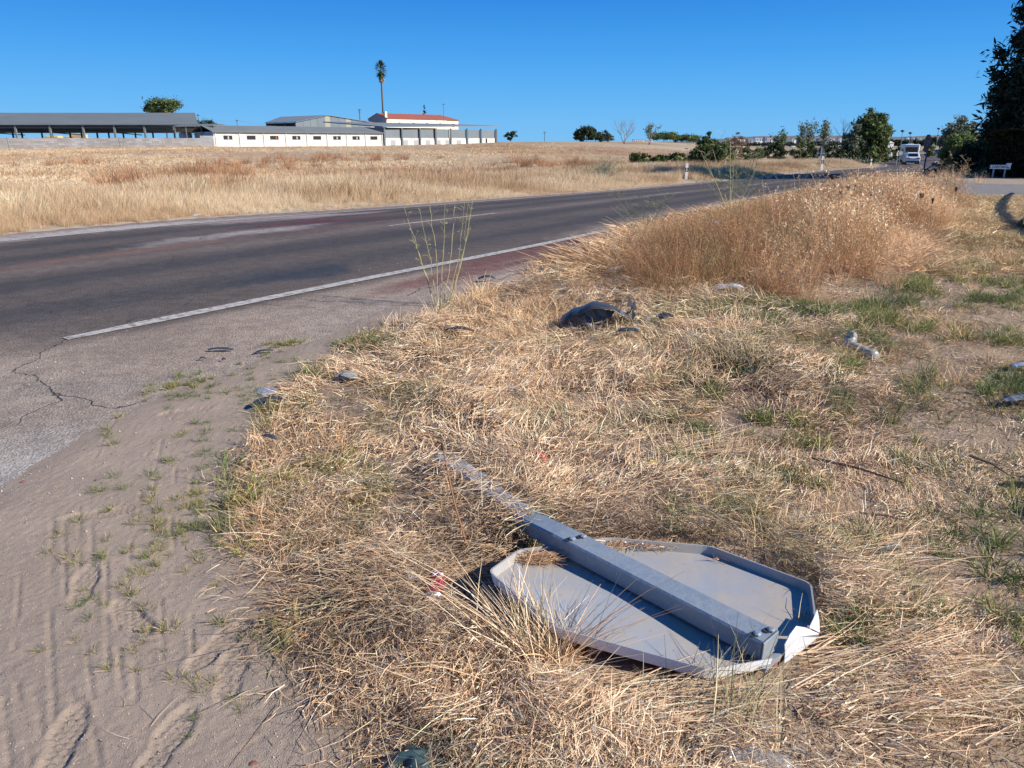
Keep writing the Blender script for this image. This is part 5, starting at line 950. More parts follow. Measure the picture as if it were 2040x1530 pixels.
# warning sign seen from behind
b = gp(1632, 338); zt = at(1637, 291, b.y).z; t = empty('warning_sign', (b.x, b.y, b.z), 0, 'triangular warning sign seen from its dark grey back', 'road sign'); R = .46
MB().box(b.x - .03, b.y, b.z - .2, b.x + .03, b.y + .05, zt - .1).build('pole', m_galv, t)
tri = lambda y, R_: [(b.x - R_, y, zt - 1.62 * R), (b.x + R_, y, zt - 1.62 * R), (b.x + R_ * .96, y, zt - 1.5 * R), (b.x + .08, y, zt), (b.x - .08, y, zt), (b.x - R_ * .96, y, zt - 1.5 * R)]
MB().prism(tri(b.y + .055, R), (0, .02, 0)).build('sign_plate', m_sback, t); MB().box(b.x - .3, b.y + .03, zt - 1.2 * R, b.x + .3, b.y + .053, zt - 1.1 * R).build('bracket', m_galv, t); MB().prism([(x, y + .001, z) for x, y, z in tri(b.y + .076, R * .98)], (0, .004, 0)).build('sign_face', m_swhite, t)
# small round sign and leaning plate near the motorhome
b = gp(1790, 331); zt = at(1791, 299, b.y).z; t = empty('round_sign', (b.x, b.y, b.z), 0, 'small round sign on a post left of the motorhome', 'road sign'); MB().tube([(b.x, b.y, b.z - .2), (b.x, b.y, zt)], .035, 6).build('pole', m_galv, t)
MB().lathe([(.30, 0), (.30, .02)], (b.x, b.y - .06, zt - .32), 20, (0, 1, 0)).build('sign_plate', m_sback, t); MB().lathe([(.23, 0), (.23, .006)], (b.x, b.y - .068, zt - .32), 20, (0, 1, 0)).build('sign_face', m_grey_shade, t)
b = gp(1785, 330); t = empty('white_marker', (b.x, b.y, b.z), 0, 'white pointed marker plate beside the small round sign', 'marker'); zt = at(1785, 300, b.y).z; MB().tube([(b.x, b.y, b.z - .1), (b.x, b.y, zt - .5)], .03, 5).build('pole', m_galv, t); MB().prism([(b.x - .14, b.y - .04, zt - .55), (b.x + .14, b.y - .04, zt - .55), (b.x + .08, b.y - .04, zt), (b.x - .02, b.y - .04, zt)], (0, .03, 0)).build('marker_plate', m_post, t)
# text helper
def text_mesh(name, s, size, m, parent, M, ext=.002):
    cu = bpy.data.curves.new(name, 'FONT'); cu.body = s; cu.size = size; cu.extrude = ext; cu.align_x = 'CENTER'; cu.align_y = 'CENTER'; cu.offset = size * .012; o = bpy.data.objects.new(name, cu); COL.objects.link(o)
    bpy.context.view_layer.update(); me = bpy.data.meshes.new_from_object(o.evaluated_get(bpy.context.evaluated_depsgraph_get())); bpy.data.objects.remove(o); me.transform(M); me.materials.clear(); me.materials.append(m)
    o = bpy.data.objects.new(name, me); COL.objects.link(o); me.transform(worigin(parent).inverted()); o.parent = parent; return o
def frame(c, xdir, zdir): 
    x = Vector(xdir).normalized(); z = Vector(zdir).normalized(); y = z.cross(x).normalized(); z = x.cross(y); return Matrix(((x.x, y.x, z.x, c[0]), (x.y, y.y, z.y, c[1]), (x.z, y.z, z.z, c[2]), (0, 0, 0, 1)))
def octagon(R): return [(R * math.cos(math.pi / 8 + k * math.pi / 4), R * math.sin(math.pi / 8 + k * math.pi / 4)) for k in range(8)]
# upright stop sign, turned to the side road
b = gp(1838, 350); zt = at(1846, 268, b.y).z; cz = zt - .45; nd = Vector((math.cos(math.radians(176)), math.sin(math.radians(176)), 0)); 
va = Vector((-b.x, -b.y, 0)).normalized(); best = min((abs(abs(Vector((math.cos(a), math.sin(a), 0)).dot(va)) - .37), a) for a in [math.radians(k) for k in range(150, 240)]); nd = Vector((math.cos(best[1]), math.sin(best[1]), 0))
t = empty('stop_sign', (b.x, b.y, b.z), 0, 'upright dark red STOP sign seen almost edge-on at the junction', 'stop sign'); MB().tube([(b.x, b.y, b.z - .3), (b.x + .06, b.y, zt - .1)], .045, 8).build('pole', m_steel, t)
c = Vector((b.x + .06, b.y, cz)) + nd * .06; xd = Vector((0, 0, 1)).cross(nd); M = frame(c, xd, nd)
def plate(R, z0, z1): return [M @ Vector((x, y, z0)) for x, y in octagon(R)], M.to_3x3() @ Vector((0, 0, z1 - z0))
P_, e_ = plate(.487, 0, .02); MB().prism(P_, e_).build('sign_plate', m_swhitesh, t); P_, e_ = plate(.465, .0205, .0225); MB().prism(P_, e_).build('sign_face', m_sredsh, t)
text_mesh('lettering', 'STOP', .34, m_swhitesh, t, M @ Matrix.Translation((0, 0, .0245)))
MB().bar((b.x - .02, b.y - .1, b.z + .25), (b.x + .75, b.y + .05, b.z + .75), .05, .05).build('brace', m_rust, t)
# town name sign
b1 = gp(1977, 355); b2 = at(1999.5, 356, b1.y); zt0, zb0 = at(1972, 328.5, b1.y).z, at(1972, 336, b1.y).z; t = empty('place_name_sign', (b1.x, b1.y, b1.z), 0, 'white place-name sign reading EL CANTARO on two posts', 'sign')
for b in (b1, b2): MB().box(b.x - .035, b1.y, b.z - .3, b.x + .035, b1.y + .05, zb0 + .1).build('post', m_galv, t)
xl, xr = at(1971, 332, b1.y).x, at(2012, 332, b1.y).x; yb = b1.y - .05
MB().prism([(xl, yb, zb0), (xr, yb, zb0 - .03), (xr + .02, yb, zt0 - .0), (xl + .02, yb, zt0)], (0, .03, 0)).build('sign_board', m_swhite, t); MB().prism([(xr - .24, yb - .004, zt0 - .03), (xr, yb - .004, zt0 - .03), (xr + .04, yb - .004, zt0 + .09), (xr - .22, yb - .004, zt0 + .08)], (0, .03, 0)).build('raised_corner', m_swhite, t)
text_mesh('lettering', 'EL CANTARO', .165, m_sblack, t, frame(((xl + xr) / 2 - .12, yb - .006, (zb0 + zt0) / 2 - .005), (1, 0, -.015), (0, -1, 0)))
MB().box(xr - .16, yb - .01, zb0 + .02, xr - .04, yb - .005, zb0 + .055).build('symbol', m_sblack, t)
# weathered fence stumps beyond the road
for px, yb_, yt_, lab in ((415, 386, 358, 'left of two weathered fence stumps in the far verge'), (581, 376, 353, 'right of two weathered fence stumps in the far verge'), (11, 430, 412, 'thin broken stake at the far left of the far verge')):
    b = gp(px, yb_); zt = at(px, yt_, b.y).z; mb = MB(); mb.tube([(b.x, b.y, b.z - .2), (b.x + .01, b.y, (b.z + zt) / 2), (b.x + .03, b.y, zt)], [.07, .065, .055] if px > 20 else [.03, .03, .02], 7); o = mb.build('fence_stump', mat('weathered_wood', (.14, .12, .10), .95, var=(.24, .21, .18), vscale=4, vamt=.8, bump=.5, bscale=12)); tag(o, lab, 'post', 'old fence stumps in the verge')
# lamp posts and pylons far off
for px, yt, yb, Y, lab in ((1797, 262, 290, 300, 'leftmost distant light mast above the motorhome'), (1813, 266, 290, 320, 'second distant light mast above the motorhome'), (1868, 257, 286, 380, 'tall distant mast with round head beside eucalyptus'), (1887, 247, 286, 360, 'tallest distant mast left of the eucalyptus'), (1766, 270, 290, 310, 'distant light mast right of the large tree')):
    p = at(px, 270, Y); zt = at(px, yt, Y).z; zb = at(px, yb, Y).z; t = empty('light_mast', (p.x, Y, zb), 0, lab, 'light mast', 'distant masts on the plain'); MB().tube([(p.x, Y, zb - 2), (p.x, Y, zt)], [.16, .09], 5).build('pole', m_steel, t); MB().lathe([(.1, -.3), (.75, 0), (.7, .5), (.1, .6)], (p.x, Y, zt), 8).build('lamp_head', m_steel, t)
# ------------------------------------------------------------------ the fallen sign
m_zinc = mat('galvanised_steel', (.20, .245, .29), .5, metal=.25, var=(.30, .335, .37), vscale=30, vamt=.7, bump=.1, bscale=60)
m_back = mat('grey_sign_backing', (.27, .315, .37), .5, metal=.1, var=(.42, .345, .255), vscale=4.2, vamt=.75, bump=.12, bscale=9)
m_rimw = mat('white_sign_edge', (.82, .83, .86), .4, var=(.60, .58, .55), vscale=9, vamt=.4); m_fold = mat('crumpled_white_sheet', (.56, .58, .62), .4, var=(.5, .5, .52), vscale=20, vamt=.4)
add_wear(m_zinc); add_wear(m_back, amt=.4)
zf = {0: .075, 1: .115, 2: .075, 3: .045, 4: .06, 5: .055, 6: .055, 7: .06}
RIM = [(1033, 1094), (972, 1137), (1112, 1252), (1411, 1334), (1545, 1311), (1626, 1226), (1617, 1161), (1416, 1087), (1214, 1070)]
ZR = [.125, .165, .125, .09, .09, .105, .105, .10, .105]
TOP = [atz(px, py, z) for (px, py), z in zip(RIM, ZR)]
cx = sum(p.x for p in TOP) / 9; cy = sum(p.y for p in TOP) / 9
t = empty('fallen_stop_sign', (cx, cy, tz(cx, cy)), 0, 'fallen octagonal road sign lying face down with its post on top', 'road sign')
def rounded(P, r=.025, n=3):
    out = []
    for i in range(len(P)):
        a, b, c = P[i - 1], P[i], P[(i + 1) % len(P)]; u = (a - b).normalized(); v = (c - b).normalized()
        for k in range(n + 1): s = k / n; p0 = b + u * r * (1 - s); p1 = b + v * r * s; out.append(p0 * 1.0 * (1 - s) + p1 * s if False else (b + u * r * (1 - s) ** 2 + v * r * s ** 2))
    return out
TP = rounded(TOP)
RH = .036
BOT = [Vector((cx + (p.x - cx) * .985, cy + (p.y - cy) * .985, p.z - RH)) for p in TP]; INN = [Vector((cx + (p.x - cx) * .988, cy + (p.y - cy) * .988, p.z - .0006)) for p in TP]; INB = [Vector((cx + (p.x - cx) * .979, cy + (p.y - cy) * .979, p.z - RH + .003)) for p in TP]
n = len(TP)
# inner floor: rings towards the centre with a soft dent
def floor_mesh(edge, dz, flip=False):
    V = []; F = []; K = 9; zc = sum(p.z for p in edge) / n
    fit = np.linalg.lstsq(np.array([[p.x, p.y, 1] for p in edge]), np.array([p.z for p in edge]), rcond=None)[0]
    for k in range(K):
        s = 1 - k / K
        for p in edge:
            x, y = cx + (p.x - cx) * s, cy + (p.y - cy) * s; zp = fit[0] * x + fit[1] * y + fit[2]; z = zp + (p.z - (fit[0] * p.x + fit[1] * p.y + fit[2])) * s ** 2 + dz + .004 * (vnoise(np.array([x]), np.array([y]), 5, 2, 9)[0] - .5) * min(1, 3 * (1 - s))
            V.append((x, y, z))
    V.append((cx, cy, fit[0] * cx + fit[1] * cy + fit[2] + dz)); c_ = len(V) - 1
    for k in range(K - 1): F += [(k * n + i, k * n + (i + 1) % n, (k + 1) * n + (i + 1) % n, (k + 1) * n + i) for i in range(n)]
    F += [((K - 1) * n + i, (K - 1) * n + (i + 1) % n, c_) for i in range(n)]
    return V, F, fit
V, F, FIT = floor_mesh(INB, 0.0); np_mesh('sign_plate', V, F, m_back, t, smooth=True)
V, F, _ = floor_mesh(BOT, -.0015); np_mesh('sign_face', V, F, m_sred, t, smooth=True)
FZ = lambda x, y: FIT[0] * x + FIT[1] * y + FIT[2]
# rim: outside white, inside grey; the stretch beside the post end is torn away and folded
skip = set(range(4 * 4 + 1, 5 * 4 + 1))
mo, mi = MB(), MB()
for i in range(n):
    j = (i + 1) % n
    if i in skip: continue
    mo.add([TP[i], TP[j], BOT[j], BOT[i]], [(0, 1, 2, 3)]); mi.add([INN[i], INN[j], INB[j], INB[i]], [(3, 2, 1, 0)]); mi.add([TP[i], TP[j], INN[j], INN[i]], [(0, 1, 2, 3)])
mo.build('rim', m_rimw, t, smooth=False); mi.build('rim_lip', m_back, t)
fl = [(1585, 1247, .135), (1604, 1250, .125), (1631, 1262, .10), (1629, 1268, .075), (1590, 1300, .05), (1561, 1321, .045), (1563, 1300, .075), (1562, 1284, .11), (1571, 1266, .128)]
fp = [atz(px, py, z) for px, py, z in fl]; mb = MB(); c_ = sum(fp, Vector()) / len(fp) + Vector((.0, .0, .016)); mb.add(fp + [c_], [(i, (i + 1) % len(fp), len(fp)) for i in range(len(fp))]); o = mb.build('torn_flap', m_fold, t); md = o.modifiers.new('thick', 'SOLIDIFY'); md.thickness = .0025
f2 = [atz(px, py, z) for px, py, z in ((1611, 1250, .115), (1621, 1232, .125), (1627, 1214, .12), (1631, 1236, .09), (1632, 1261, .085))]; mb = MB().add(f2, [(0, 1, 2), (0, 2, 3), (0, 3, 4)]); o = mb.build('folded_edge', m_fold, t); md = o.modifiers.new('thick', 'SOLIDIFY'); md.thickness = .002
f3 = [atz(px, py, z) for px, py, z in ((1583, 1303, .052), (1604, 1285, .06), (1612, 1279, .058), (1592, 1303, .045))]; MB().add(f3, [(0, 1, 2, 3)]).build('red_face_edge', m_sred, t)
# post
def cpt(px, py, z): return atz(px, py, z)
ax = [(cpt(1534, 1267, .142)), (cpt(1305, 1151, .153)), (cpt(1118, 1056, .165)), (cpt(1064, 1030, .150)), (cpt(1024, 1004, .125)), (cpt(985, 975, .115)), (cpt(950, 948, .125)), (cpt(910, 921, .14)), (cpt(882, 903, .145))]
PW, PH = .086, .064
def post_sections(ax, W_, H_):
    S = []
    for i, p in enumerate(ax):
        d = (ax[min(i + 1, len(ax) - 1)] - ax[max(i - 1, 0)]).normalized(); s = d.cross(Vector((0, 0, 1))).normalized(); u = s.cross(d).normalized(); w_, h_ = W_[i], H_[i]; r = .006
        S.append([p + s * a + u * b for a, b in ((-w_ / 2, -r), (-w_ / 2 + r, 0), (w_ / 2 - r, 0), (w_ / 2, -r), (w_ / 2, -h_ + r), (w_ / 2 - r, -h_), (-w_ / 2 + r, -h_), (-w_ / 2, -h_ + r))])
    return S
Wd = [PW, PW, PW, PW * 1.0, PW * .98, PW * .95, PW, PW, PW]; Hd = [PH, PH, PH, PH * .9, .05, .035, .05, .06, .06]
S = post_sections(ax, Wd, Hd); mb = MB(); V = [v for s in S for v in s]; F = [(i * 8 + k, i * 8 + (k + 1) % 8, (i + 1) * 8 + (k + 1) % 8, (i + 1) * 8 + k) for i in range(len(S) - 1) for k in range(8)]; F.append(tuple(range((len(S) - 1) * 8, len(S) * 8)))
mb.add(V, F); mb.build('post', m_zinc, t)
d0 = (ax[0] - ax[1]).normalized(); s0 = d0.cross(Vector((0, 0, 1))).normalized(); u0 = s0.cross(d0).normalized(); mb = MB().obox(ax[0] + d0 * .003 - u0 * PH / 2, s0 * (PW / 2 - .001), u0 * (PH / 2 - .001), d0 * .003); bevel(mb.build('end_cap', m_zinc, t), .002)
def bolthole(c, sx_=.010):
    o = MB().lathe([(sx_, 0), (sx_, .0012)], c, 12, u0).build('bolt_hole', m_dark, t); return o
for k, (px, py) in enumerate(((1499, 1265), (1527, 1257), (1132, 1075), (1154, 1070))):
    c = ax[0].lerp(ax[1], 0); q = atz(px, py, (.1435 if k < 2 else .1645) + .001); bolthole(q)
    MB().lathe([(.012, 0), (.012, .004), (.007, .007)], q + Vector((.014, .004, .0)), 8, u0).build('bolt', m_zinc, t)
# brackets under the post
for f_ in (.10, .72):
    c = ax[0].lerp(ax[2], f_) - u0 * (PH + .010); MB().obox(c, s0 * .052, d0 * .022, u0 * .009).build('bracket', m_zinc, t)
MB().obox(ax[0] - u0 * (PH + .014) + d0 * .004, s0 * .048, d0 * .018, u0 * .007).build('bracket_foot', m_zinc, t)
# stickers and debris on the plate
m_stick = mat('aged_sticker', (.42, .36, .27), .8, var=(.25, .21, .16), vscale=60, vamt=.7)
def on_plate(px, py, dz=.002):
    z = .06
    for _ in range(6): q = atz(px, py, z); z = FZ(q.x, q.y) + dz
    return q
MB().add([on_plate(1046, 1200), on_plate(1140, 1200), on_plate(1137, 1211), on_plate(1054, 1211)], [(3, 2, 1, 0)]).build('sticker', m_stick, t)
MB().add([on_plate(1470, 1143), on_plate(1500, 1139), on_plate(1512, 1146), on_plate(1484, 1152)], [(3, 2, 1, 0)]).build('sticker', m_stick, t)
def twigs(px0, py0, px1, py1, n, L_, zb, name, label, m=None, spread=1.0):
    P = []; 
    for _ in range(n): q = on_plate(random.uniform(px0, px1), random.uniform(py0, py1), .004); P.append((q.x, q.y, q.z + random.random() ** 2 * zb))
    V, F, i = blades(np.array(P), rng.normal(0, .5 * spread, n) + np.where(rng.random(n) < .5, math.pi, 0), rng.uniform(L_ * .4, L_, n), rng.uniform(-.05, .35, n), rng.uniform(0, .4, n), rng.normal(0, .5, n), rng.uniform(.0015, .0035, n), 2, floor=False)
    pal = np.vstack([STRAW[3:6], BROWN]) if m is None else m; o = np_mesh(name, V, F, m_grass, cols=pick(pal, n)[i]); tag(o, label, 'straw', kind='stuff')
twigs(1042, 1108, 1108, 1124, 330, .07, .02, 'trapped_straw', 'brown straw caught in the left corner of the sign'); twigs(1200, 1080, 1345, 1094, 300, .05, .012, 'trapped_litter', 'dry litter gathered along the far rim of the sign', spread=2); twigs(1420, 1092, 1500, 1125, 60, .05, .008, 'rim_litter', 'few dry bits along the right rim of the sign', spread=2)
twigs(1592, 1225, 1612, 1245, 80, .045, .02, 'corner_straw', 'grey straw stuck in the crumpled corner of the sign', spread=3)
m_shell = mat('white_snail_shell', (.75, .73, .68), .5); 
for i, (px, py, r) in enumerate(((1268, 1080, .0075), (1279, 1084, .0075), (1245, 1081, .005), (1230, 1079, .0055), (1203, 1078, .006))):
    q = on_plate(px, py, .006); mb = MB(); K = 26
    mb.tube([q + Vector((math.cos(k * .42) * r * (1 - k / K) * .8, math.sin(k * .42) * r * (1 - k / K) * .8, r * .9 * k / K)) for k in range(K)], [r * (.62 - .5 * k / K) for k in range(K)], 8); o = mb.build('snail_shell', m_shell, smooth=True); tag(o, ['larger white snail shell at the far rim, left one of the pair', 'larger white snail shell at the far rim, right one of the pair', 'tiny white snail shell left of the pair on the rim', 'tiny white snail shell near the middle of far rim', 'white snail shell closest to the post at the far rim'][i], 'snail shell', 'snail shells on the fallen sign')

# ------------------------------------------------------------------ litter
def gpz(px, py, dz=.03): return gp(px, py, dz)
m_can = mat('red_can_print', (.26, .025, .04), .35, metal=.3, var=(.30, .02, .04), vscale=10, vamt=.6); m_canw = mat('can_white_script', (.72, .70, .74), .4); m_alu = mat('bare_aluminium', (.45, .50, .58), .3, metal=.8)
c = gpz(866, 1172, .055); t = empty('drink_can', (c.x, c.y, c.z), 0, 'crushed red drink can with white script among the straw', 'drink can')
a0 = c + Vector((.004, .050, .012)); a1 = c + Vector((.0, -.052, -.012)); N_ = 18; K = 9; V = []
axv = (a1 - a0); uu = Vector((1, 0, 0)); ww = axv.cross(uu).normalized()
for k in range(K + 1):
    s = k / K; p = a0.lerp(a1, s); R_ = .031 * (1 if .06 < s < .93 else .84)
    for j in range(N_):
        a = 2 * math.pi * j / N_; r = R_ * (1 - .34 * math.exp(-((s - .5) / .14) ** 2) * (.5 + .5 * math.cos(a - 1.2)) - .05 * math.sin(3 * a + 5 * s)); V.append(p + uu * math.cos(a) * r + ww * math.sin(a) * r)
Fq = [(k * N_ + j, k * N_ + (j + 1) % N_, (k + 1) * N_ + (j + 1) % N_, (k + 1) * N_ + j) for k in range(K) for j in range(N_)]
np_mesh('body', V[:(K) * N_], Fq[:(K - 1) * N_] + [tuple(range(N_ - 1, -1, -1))], m_can, t, smooth=True); np_mesh('can_end', V[(K - 1) * N_:], [(j, (j + 1) % N_, N_ + (j + 1) % N_, N_ + j) for j in range(N_)] + [tuple(range(N_, 2 * N_))], m_alu, t)
mb = MB(); up_ = Vector((0, -.3, 1)).normalized()
for (s0_, off, ln, wv_) in ((.16, -.016, .030, .003), (.22, -.010, .034, .0035), (.28, -.012, .026, .003), (.20, .012, .012, .006), (.34, .004, .016, .003)):
    p0 = a0.lerp(a1, s0_) + uu * off; pts = [p0 + uu * ln * q / 6 + axv.normalized() * .004 * math.sin(q * 1.4) for q in range(7)]; pts = [Vector((p.x, p.y, p.z)) + Vector((0, 0, math.sqrt(max(.0325 ** 2 - (p - a0.lerp(a1, s0_)).dot(uu) ** 2, 1e-6)) * .99)) for p in pts]; mb.tube(pts, wv_ * .5, 5)
mb.build('white_script', m_canw, t)
m_redp = mat('faded_red_plastic', (.36, .05, .03), .55); c0, c1 = gpz(1058, 902, .06), gpz(1088, 921, .05)
mb = MB(); mb.tube([c0, c0.lerp(c1, .35) + Vector((0, 0, .012)), c0.lerp(c1, .7) + Vector((0, 0, .006)), c1], [.012, .021, .022, .014], 10); o = mb.build('red_tube', m_redp, smooth=True); tag(o, 'bent piece of faded red plastic tube in the straw', 'plastic piece')
m_or = mat('orange_filter_paper', (.62, .26, .09), .8); c0, c1 = gp(588, 1263, .02), gp(613, 1266, .02); t = empty('cigarette_butt', c0, 0, 'orange cigarette butt at the edge of the sand', 'cigarette butt'); MB().tube([c0.lerp(c1, .25), c1], .0045, 10).build('filter', m_or, t); MB().tube([c0, c0.lerp(c1, .24)], .0044, 10).build('paper_end', m_canw, t)
# black rubber and plastic fragments from the crash
m_blk = mat('torn_black_plastic', (.022, .024, .028), .45, var=(.07, .075, .085), vscale=20, vamt=.7)
def flake(px, py, L_, W_, a, label, name='plastic_fragment', arch=.01, m=m_blk, dz=.012, curve=0.0, th=.004, cat='debris', grp='black fragments on the shoulder'):
    c = gp(px, py, dz); V = []; F = []; n_ = 10
    for k in range(n_ + 1):
        s = k / n_ - .5; wv = W_ * (1 - .55 * abs(2 * s) ** 2.5) * .5 * (1 + .25 * random.uniform(-1, 1)); cc = a + curve * s * 2
        x = c.x + math.cos(a) * L_ * s - math.sin(a) * curve * L_ * (s * s - .1) * 1.0; y = c.y + math.sin(a) * L_ * s + math.cos(a) * curve * L_ * (s * s - .1) * 1.0; z = c.z + arch * (1 - 4 * s * s)
        nx, ny = -math.sin(cc), math.cos(cc); V += [(x - nx * wv, y - ny * wv, z), (x, y, z + .35 * wv), (x + nx * wv, y + ny * wv, z)]
    for k in range(n_): F += [(3 * k, 3 * k + 1, 3 * k + 4, 3 * k + 3), (3 * k + 1, 3 * k + 2, 3 * k + 5, 3 * k + 4)]
    o = np_mesh(name, V, F, m); md = o.modifiers.new('thick', 'SOLIDIFY'); md.thickness = th; return tag(o, label, cat, grp)
flake(440, 697, .17, .035, .0, 'thin black plastic strip lying on the worn shoulder'); flake(526, 701, .12, .03, .5, 'pointed black fragment between strip and green tuft'); flake(404, 715, .035, .02, .2, 'tiny black crumb left of the black strip'); flake(446, 717, .02, .015, 1, 'tiniest black crumb below the black strip')
flake(536, 801, .20, .055, .62, 'curved black trim piece at the edge of the straw', arch=.02, curve=-.35, dz=.03); flake(970, 556, .16, .07, .1, 'black rubber lump beside the dark red stain', arch=.025, dz=.03); flake(916, 659, .20, .05, -.15, 'twisted black rubber piece in the straw', arch=.02, dz=.08); flake(537, 872, .09, .03, -.5, 'small blue-black shard at the straw edge', dz=.05)
flake(1325, 634, .13, .09, .4, 'grey-black shard right of the wheel arch liner', arch=.02, dz=.12); flake(1252, 660, .16, .07, -.1, 'flat black shard below the liner tip', arch=.01, dz=.12)
flake(1772, 1095, .09, .03, .3, 'dark grey shard in the straw right of fallen sign', m=mat('dark_stone', (.12, .125, .12), .8), dz=.05); flake(2034, 730, .12, .06, .1, 'blue-grey plastic piece cut by the right border', m=mat('blue_grey_plastic', (.22, .28, .36), .4), dz=.06)
flake(2030, 796, .2, .08, .2, 'dark grey plate at the right border', m=mat('dark_grey_plate', (.12, .14, .16), .5), dz=.05)
m_lens = mat('clear_lens_plastic', (.32, .30, .34), .15, spec=.8, coat=.5); o = MB().lathe([(.001, .008), (.05, .010), (.072, .004), (.075, 0)], gp(531, 780, .004), 18).build('lens_disc', m_lens, smooth=True); tag(o, 'clear plastic lens disc lying on the sand', 'lens'); 
m_stone = mat('grey_stone', (.24, .25, .24), .85, var=(.17, .18, .17), vscale=20, vamt=.7)
def stone(px, py, r, label, name='stone', dz=.02, m=m_stone, grp=None, fl=.5):
    c = gp(px, py, dz); V = []; F = []; n_ = 9; K = 6
    for k in range(K + 1):
        th_ = math.pi * k / K
        for j in range(n_): a = 2 * math.pi * j / n_; rr = r * (1 + .22 * math.sin(3 * a + k) + .15 * math.cos(5 * a + 2 * k + px)); V.append((c.x + rr * math.sin(th_) * math.cos(a), c.y + rr * .8 * math.sin(th_) * math.sin(a), c.z + r * fl * math.cos(th_)))
    F = [(k * n_ + j, k * n_ + (j + 1) % n_, (k + 1) * n_ + (j + 1) % n_, (k + 1) * n_ + j) for k in range(K) for j in range(n_)]
    o = np_mesh(name, V, F, m, smooth=False); return tag(o, label, 'stone', grp)
stone(693, 748, .06, 'rounded grey stone half hidden in the straw', dz=.05, fl=.45); stone(1022, 776, .04, 'small blue-grey stone in the middle of the straw', dz=.06, m=mat('blue_grey_stone', (.26, .28, .33), .7)); stone(46, 960, .012, 'reddish pebble on the sand at the left', m=mat('red_pebble', (.20, .08, .06), .8), dz=.006); stone(505, 1522, .012, 'dark red pebble at the bottom edge', m=mat('red_pebble', (.2, .08, .06), .8), dz=.006); stone(58, 1142, .007, 'tiny dark pebble casting a shadow on the sand', dz=.005)
stone(818, 1148, .028, 'small bluish stone up-left of the red can', dz=.05, m=mat('blue_grey_stone', (.26, .28, .33), .7))
# wheel arch liner
m_liner = mat('grey_wheel_liner', (.13, .145, .165), .5, var=(.07, .075, .085), vscale=6, vamt=.7); c = gp(1182, 664, .0); t = empty('wheel_arch_liner', (c.x, c.y, c.z), 0, 'broken grey-black wheel arch liner standing in the dry grass', 'car part')
mb = MB(); n_ = 18; R0 = .27; V = []
for k in range(n_ + 1):
    a = math.radians(172 - 150 * k / n_); 
    for j, (dd, rr) in enumerate(((0, 1.0), (.10, 1.02), (.20, .97), (.26, .80))): V.append((c.x + .02 + R0 * rr * math.cos(a) * 1.0, c.y - .10 + dd * 1.2 - .12 * math.sin(a), c.z + .03 + R0 * (.72 + .04 * math.sin(5 * a)) * rr * math.sin(a) + .006 * math.sin(11 * a + j)))
F = [(k * 4 + j, (k + 1) * 4 + j, (k + 1) * 4 + j + 1, k * 4 + j + 1) for k in range(n_) for j in range(3)]; o = np_mesh('liner_shell', V, F, m_blk, t, smooth=True); md = o.modifiers.new('thick', 'SOLIDIFY'); md.thickness = .006
V = [];
for k in range(15):
    a = math.radians(165 - 105 * k / 14)
    for j, rr in enumerate((.98, .72, .42, .12)): V.append((c.x + R0 * rr * math.cos(a), c.y - .11 - .05 * (1 - rr) - .04 * math.sin(7 * a) * (1 - rr) + .008 * math.sin(13 * a + 3 * j), c.z + .02 + R0 * .70 * rr * math.sin(a)))
F = [(k * 4 + j, (k + 1) * 4 + j, (k + 1) * 4 + j + 1, k * 4 + j + 1) for k in range(14) for j in range(3) if not (k > 12 and j > 0)]; o = np_mesh('side_panel', V, F, m_liner, t, smooth=False); md = o.modifiers.new('thick', 'SOLIDIFY'); md.thickness = .005
mb = MB(); q = gp(1252, 632, .14)
for k in range(9): d = Vector((random.gauss(0, .05), random.gauss(0, .04), random.gauss(.03, .05))); mb.add([q + d, q + d + Vector((random.uniform(.02, .07), .01, random.uniform(-.03, .05))), q + d + Vector((.01, .02, random.uniform(.03, .09)))], [(0, 1, 2)])
o = mb.build('shredded_rubber', m_blk); tag(o, 'shredded black rubber right beside the liner tip', 'debris'); md = o.modifiers.new('thick', 'SOLIDIFY'); md.thickness = .006
# bottles and plastic
m_pet = mat('clear_plastic', (.80, .84, .88), .12, trans=.75, alpha=.75, spec=.6); m_petd = mat('dusty_clear_plastic', (.36, .36, .33), .35, alpha=.72, spec=.6)
def bottle(pts, rad, name, label, m, cap=None):
    c = pts[0]; t = empty(name, c, 0, label, 'plastic bottle'); mb = MB(); P = []; R_ = []
    for k in range(25):
        s = k / 24 * (len(pts) - 1); i = min(int(s), len(pts) - 2); P.append(pts[i].lerp(pts[i + 1], s - i)); q_ = k / 24; r = rad * (1 - .75 * sstep(q_, .78, .97)) * (1 - .12 * (k % 3 == 0)) * (.8 + .25 * math.sin(k * 1.3) ** 2); R_.append(float(r))
    mb.tube(P, R_, 14); o = mb.build('bottle_body', m, t, smooth=True)
    MB().tube([P[-1], P[-1] + (P[-1] - P[-2]).normalized() * .018], R_[-1] * 1.3, 12).build('bottle_neck', m, t); return t
bottle([gp(1445, 1512, .05), gp(1500, 1520, .05), gp(1600, 1535, .05)], .034, 'plastic_bottle', 'clear crumpled plastic bottle at the bottom edge', m_pet)
bottle([gp(1745, 711, .05), gp(1708, 697, .05), gp(1690, 687, .06), gp(1696, 672, .10), gp(1699, 662, .15)], .042, 'bent_bottle', 'bent dusty plastic bottle in the short green grass', m_petd)
m_film = mat('crumpled_film', (.40, .40, .41), .25, alpha=.6, spec=.6); m_bag = mat('dark_green_bag', (.035, .065, .065), .35, var=(.07, .11, .11), vscale=30, vamt=.6)
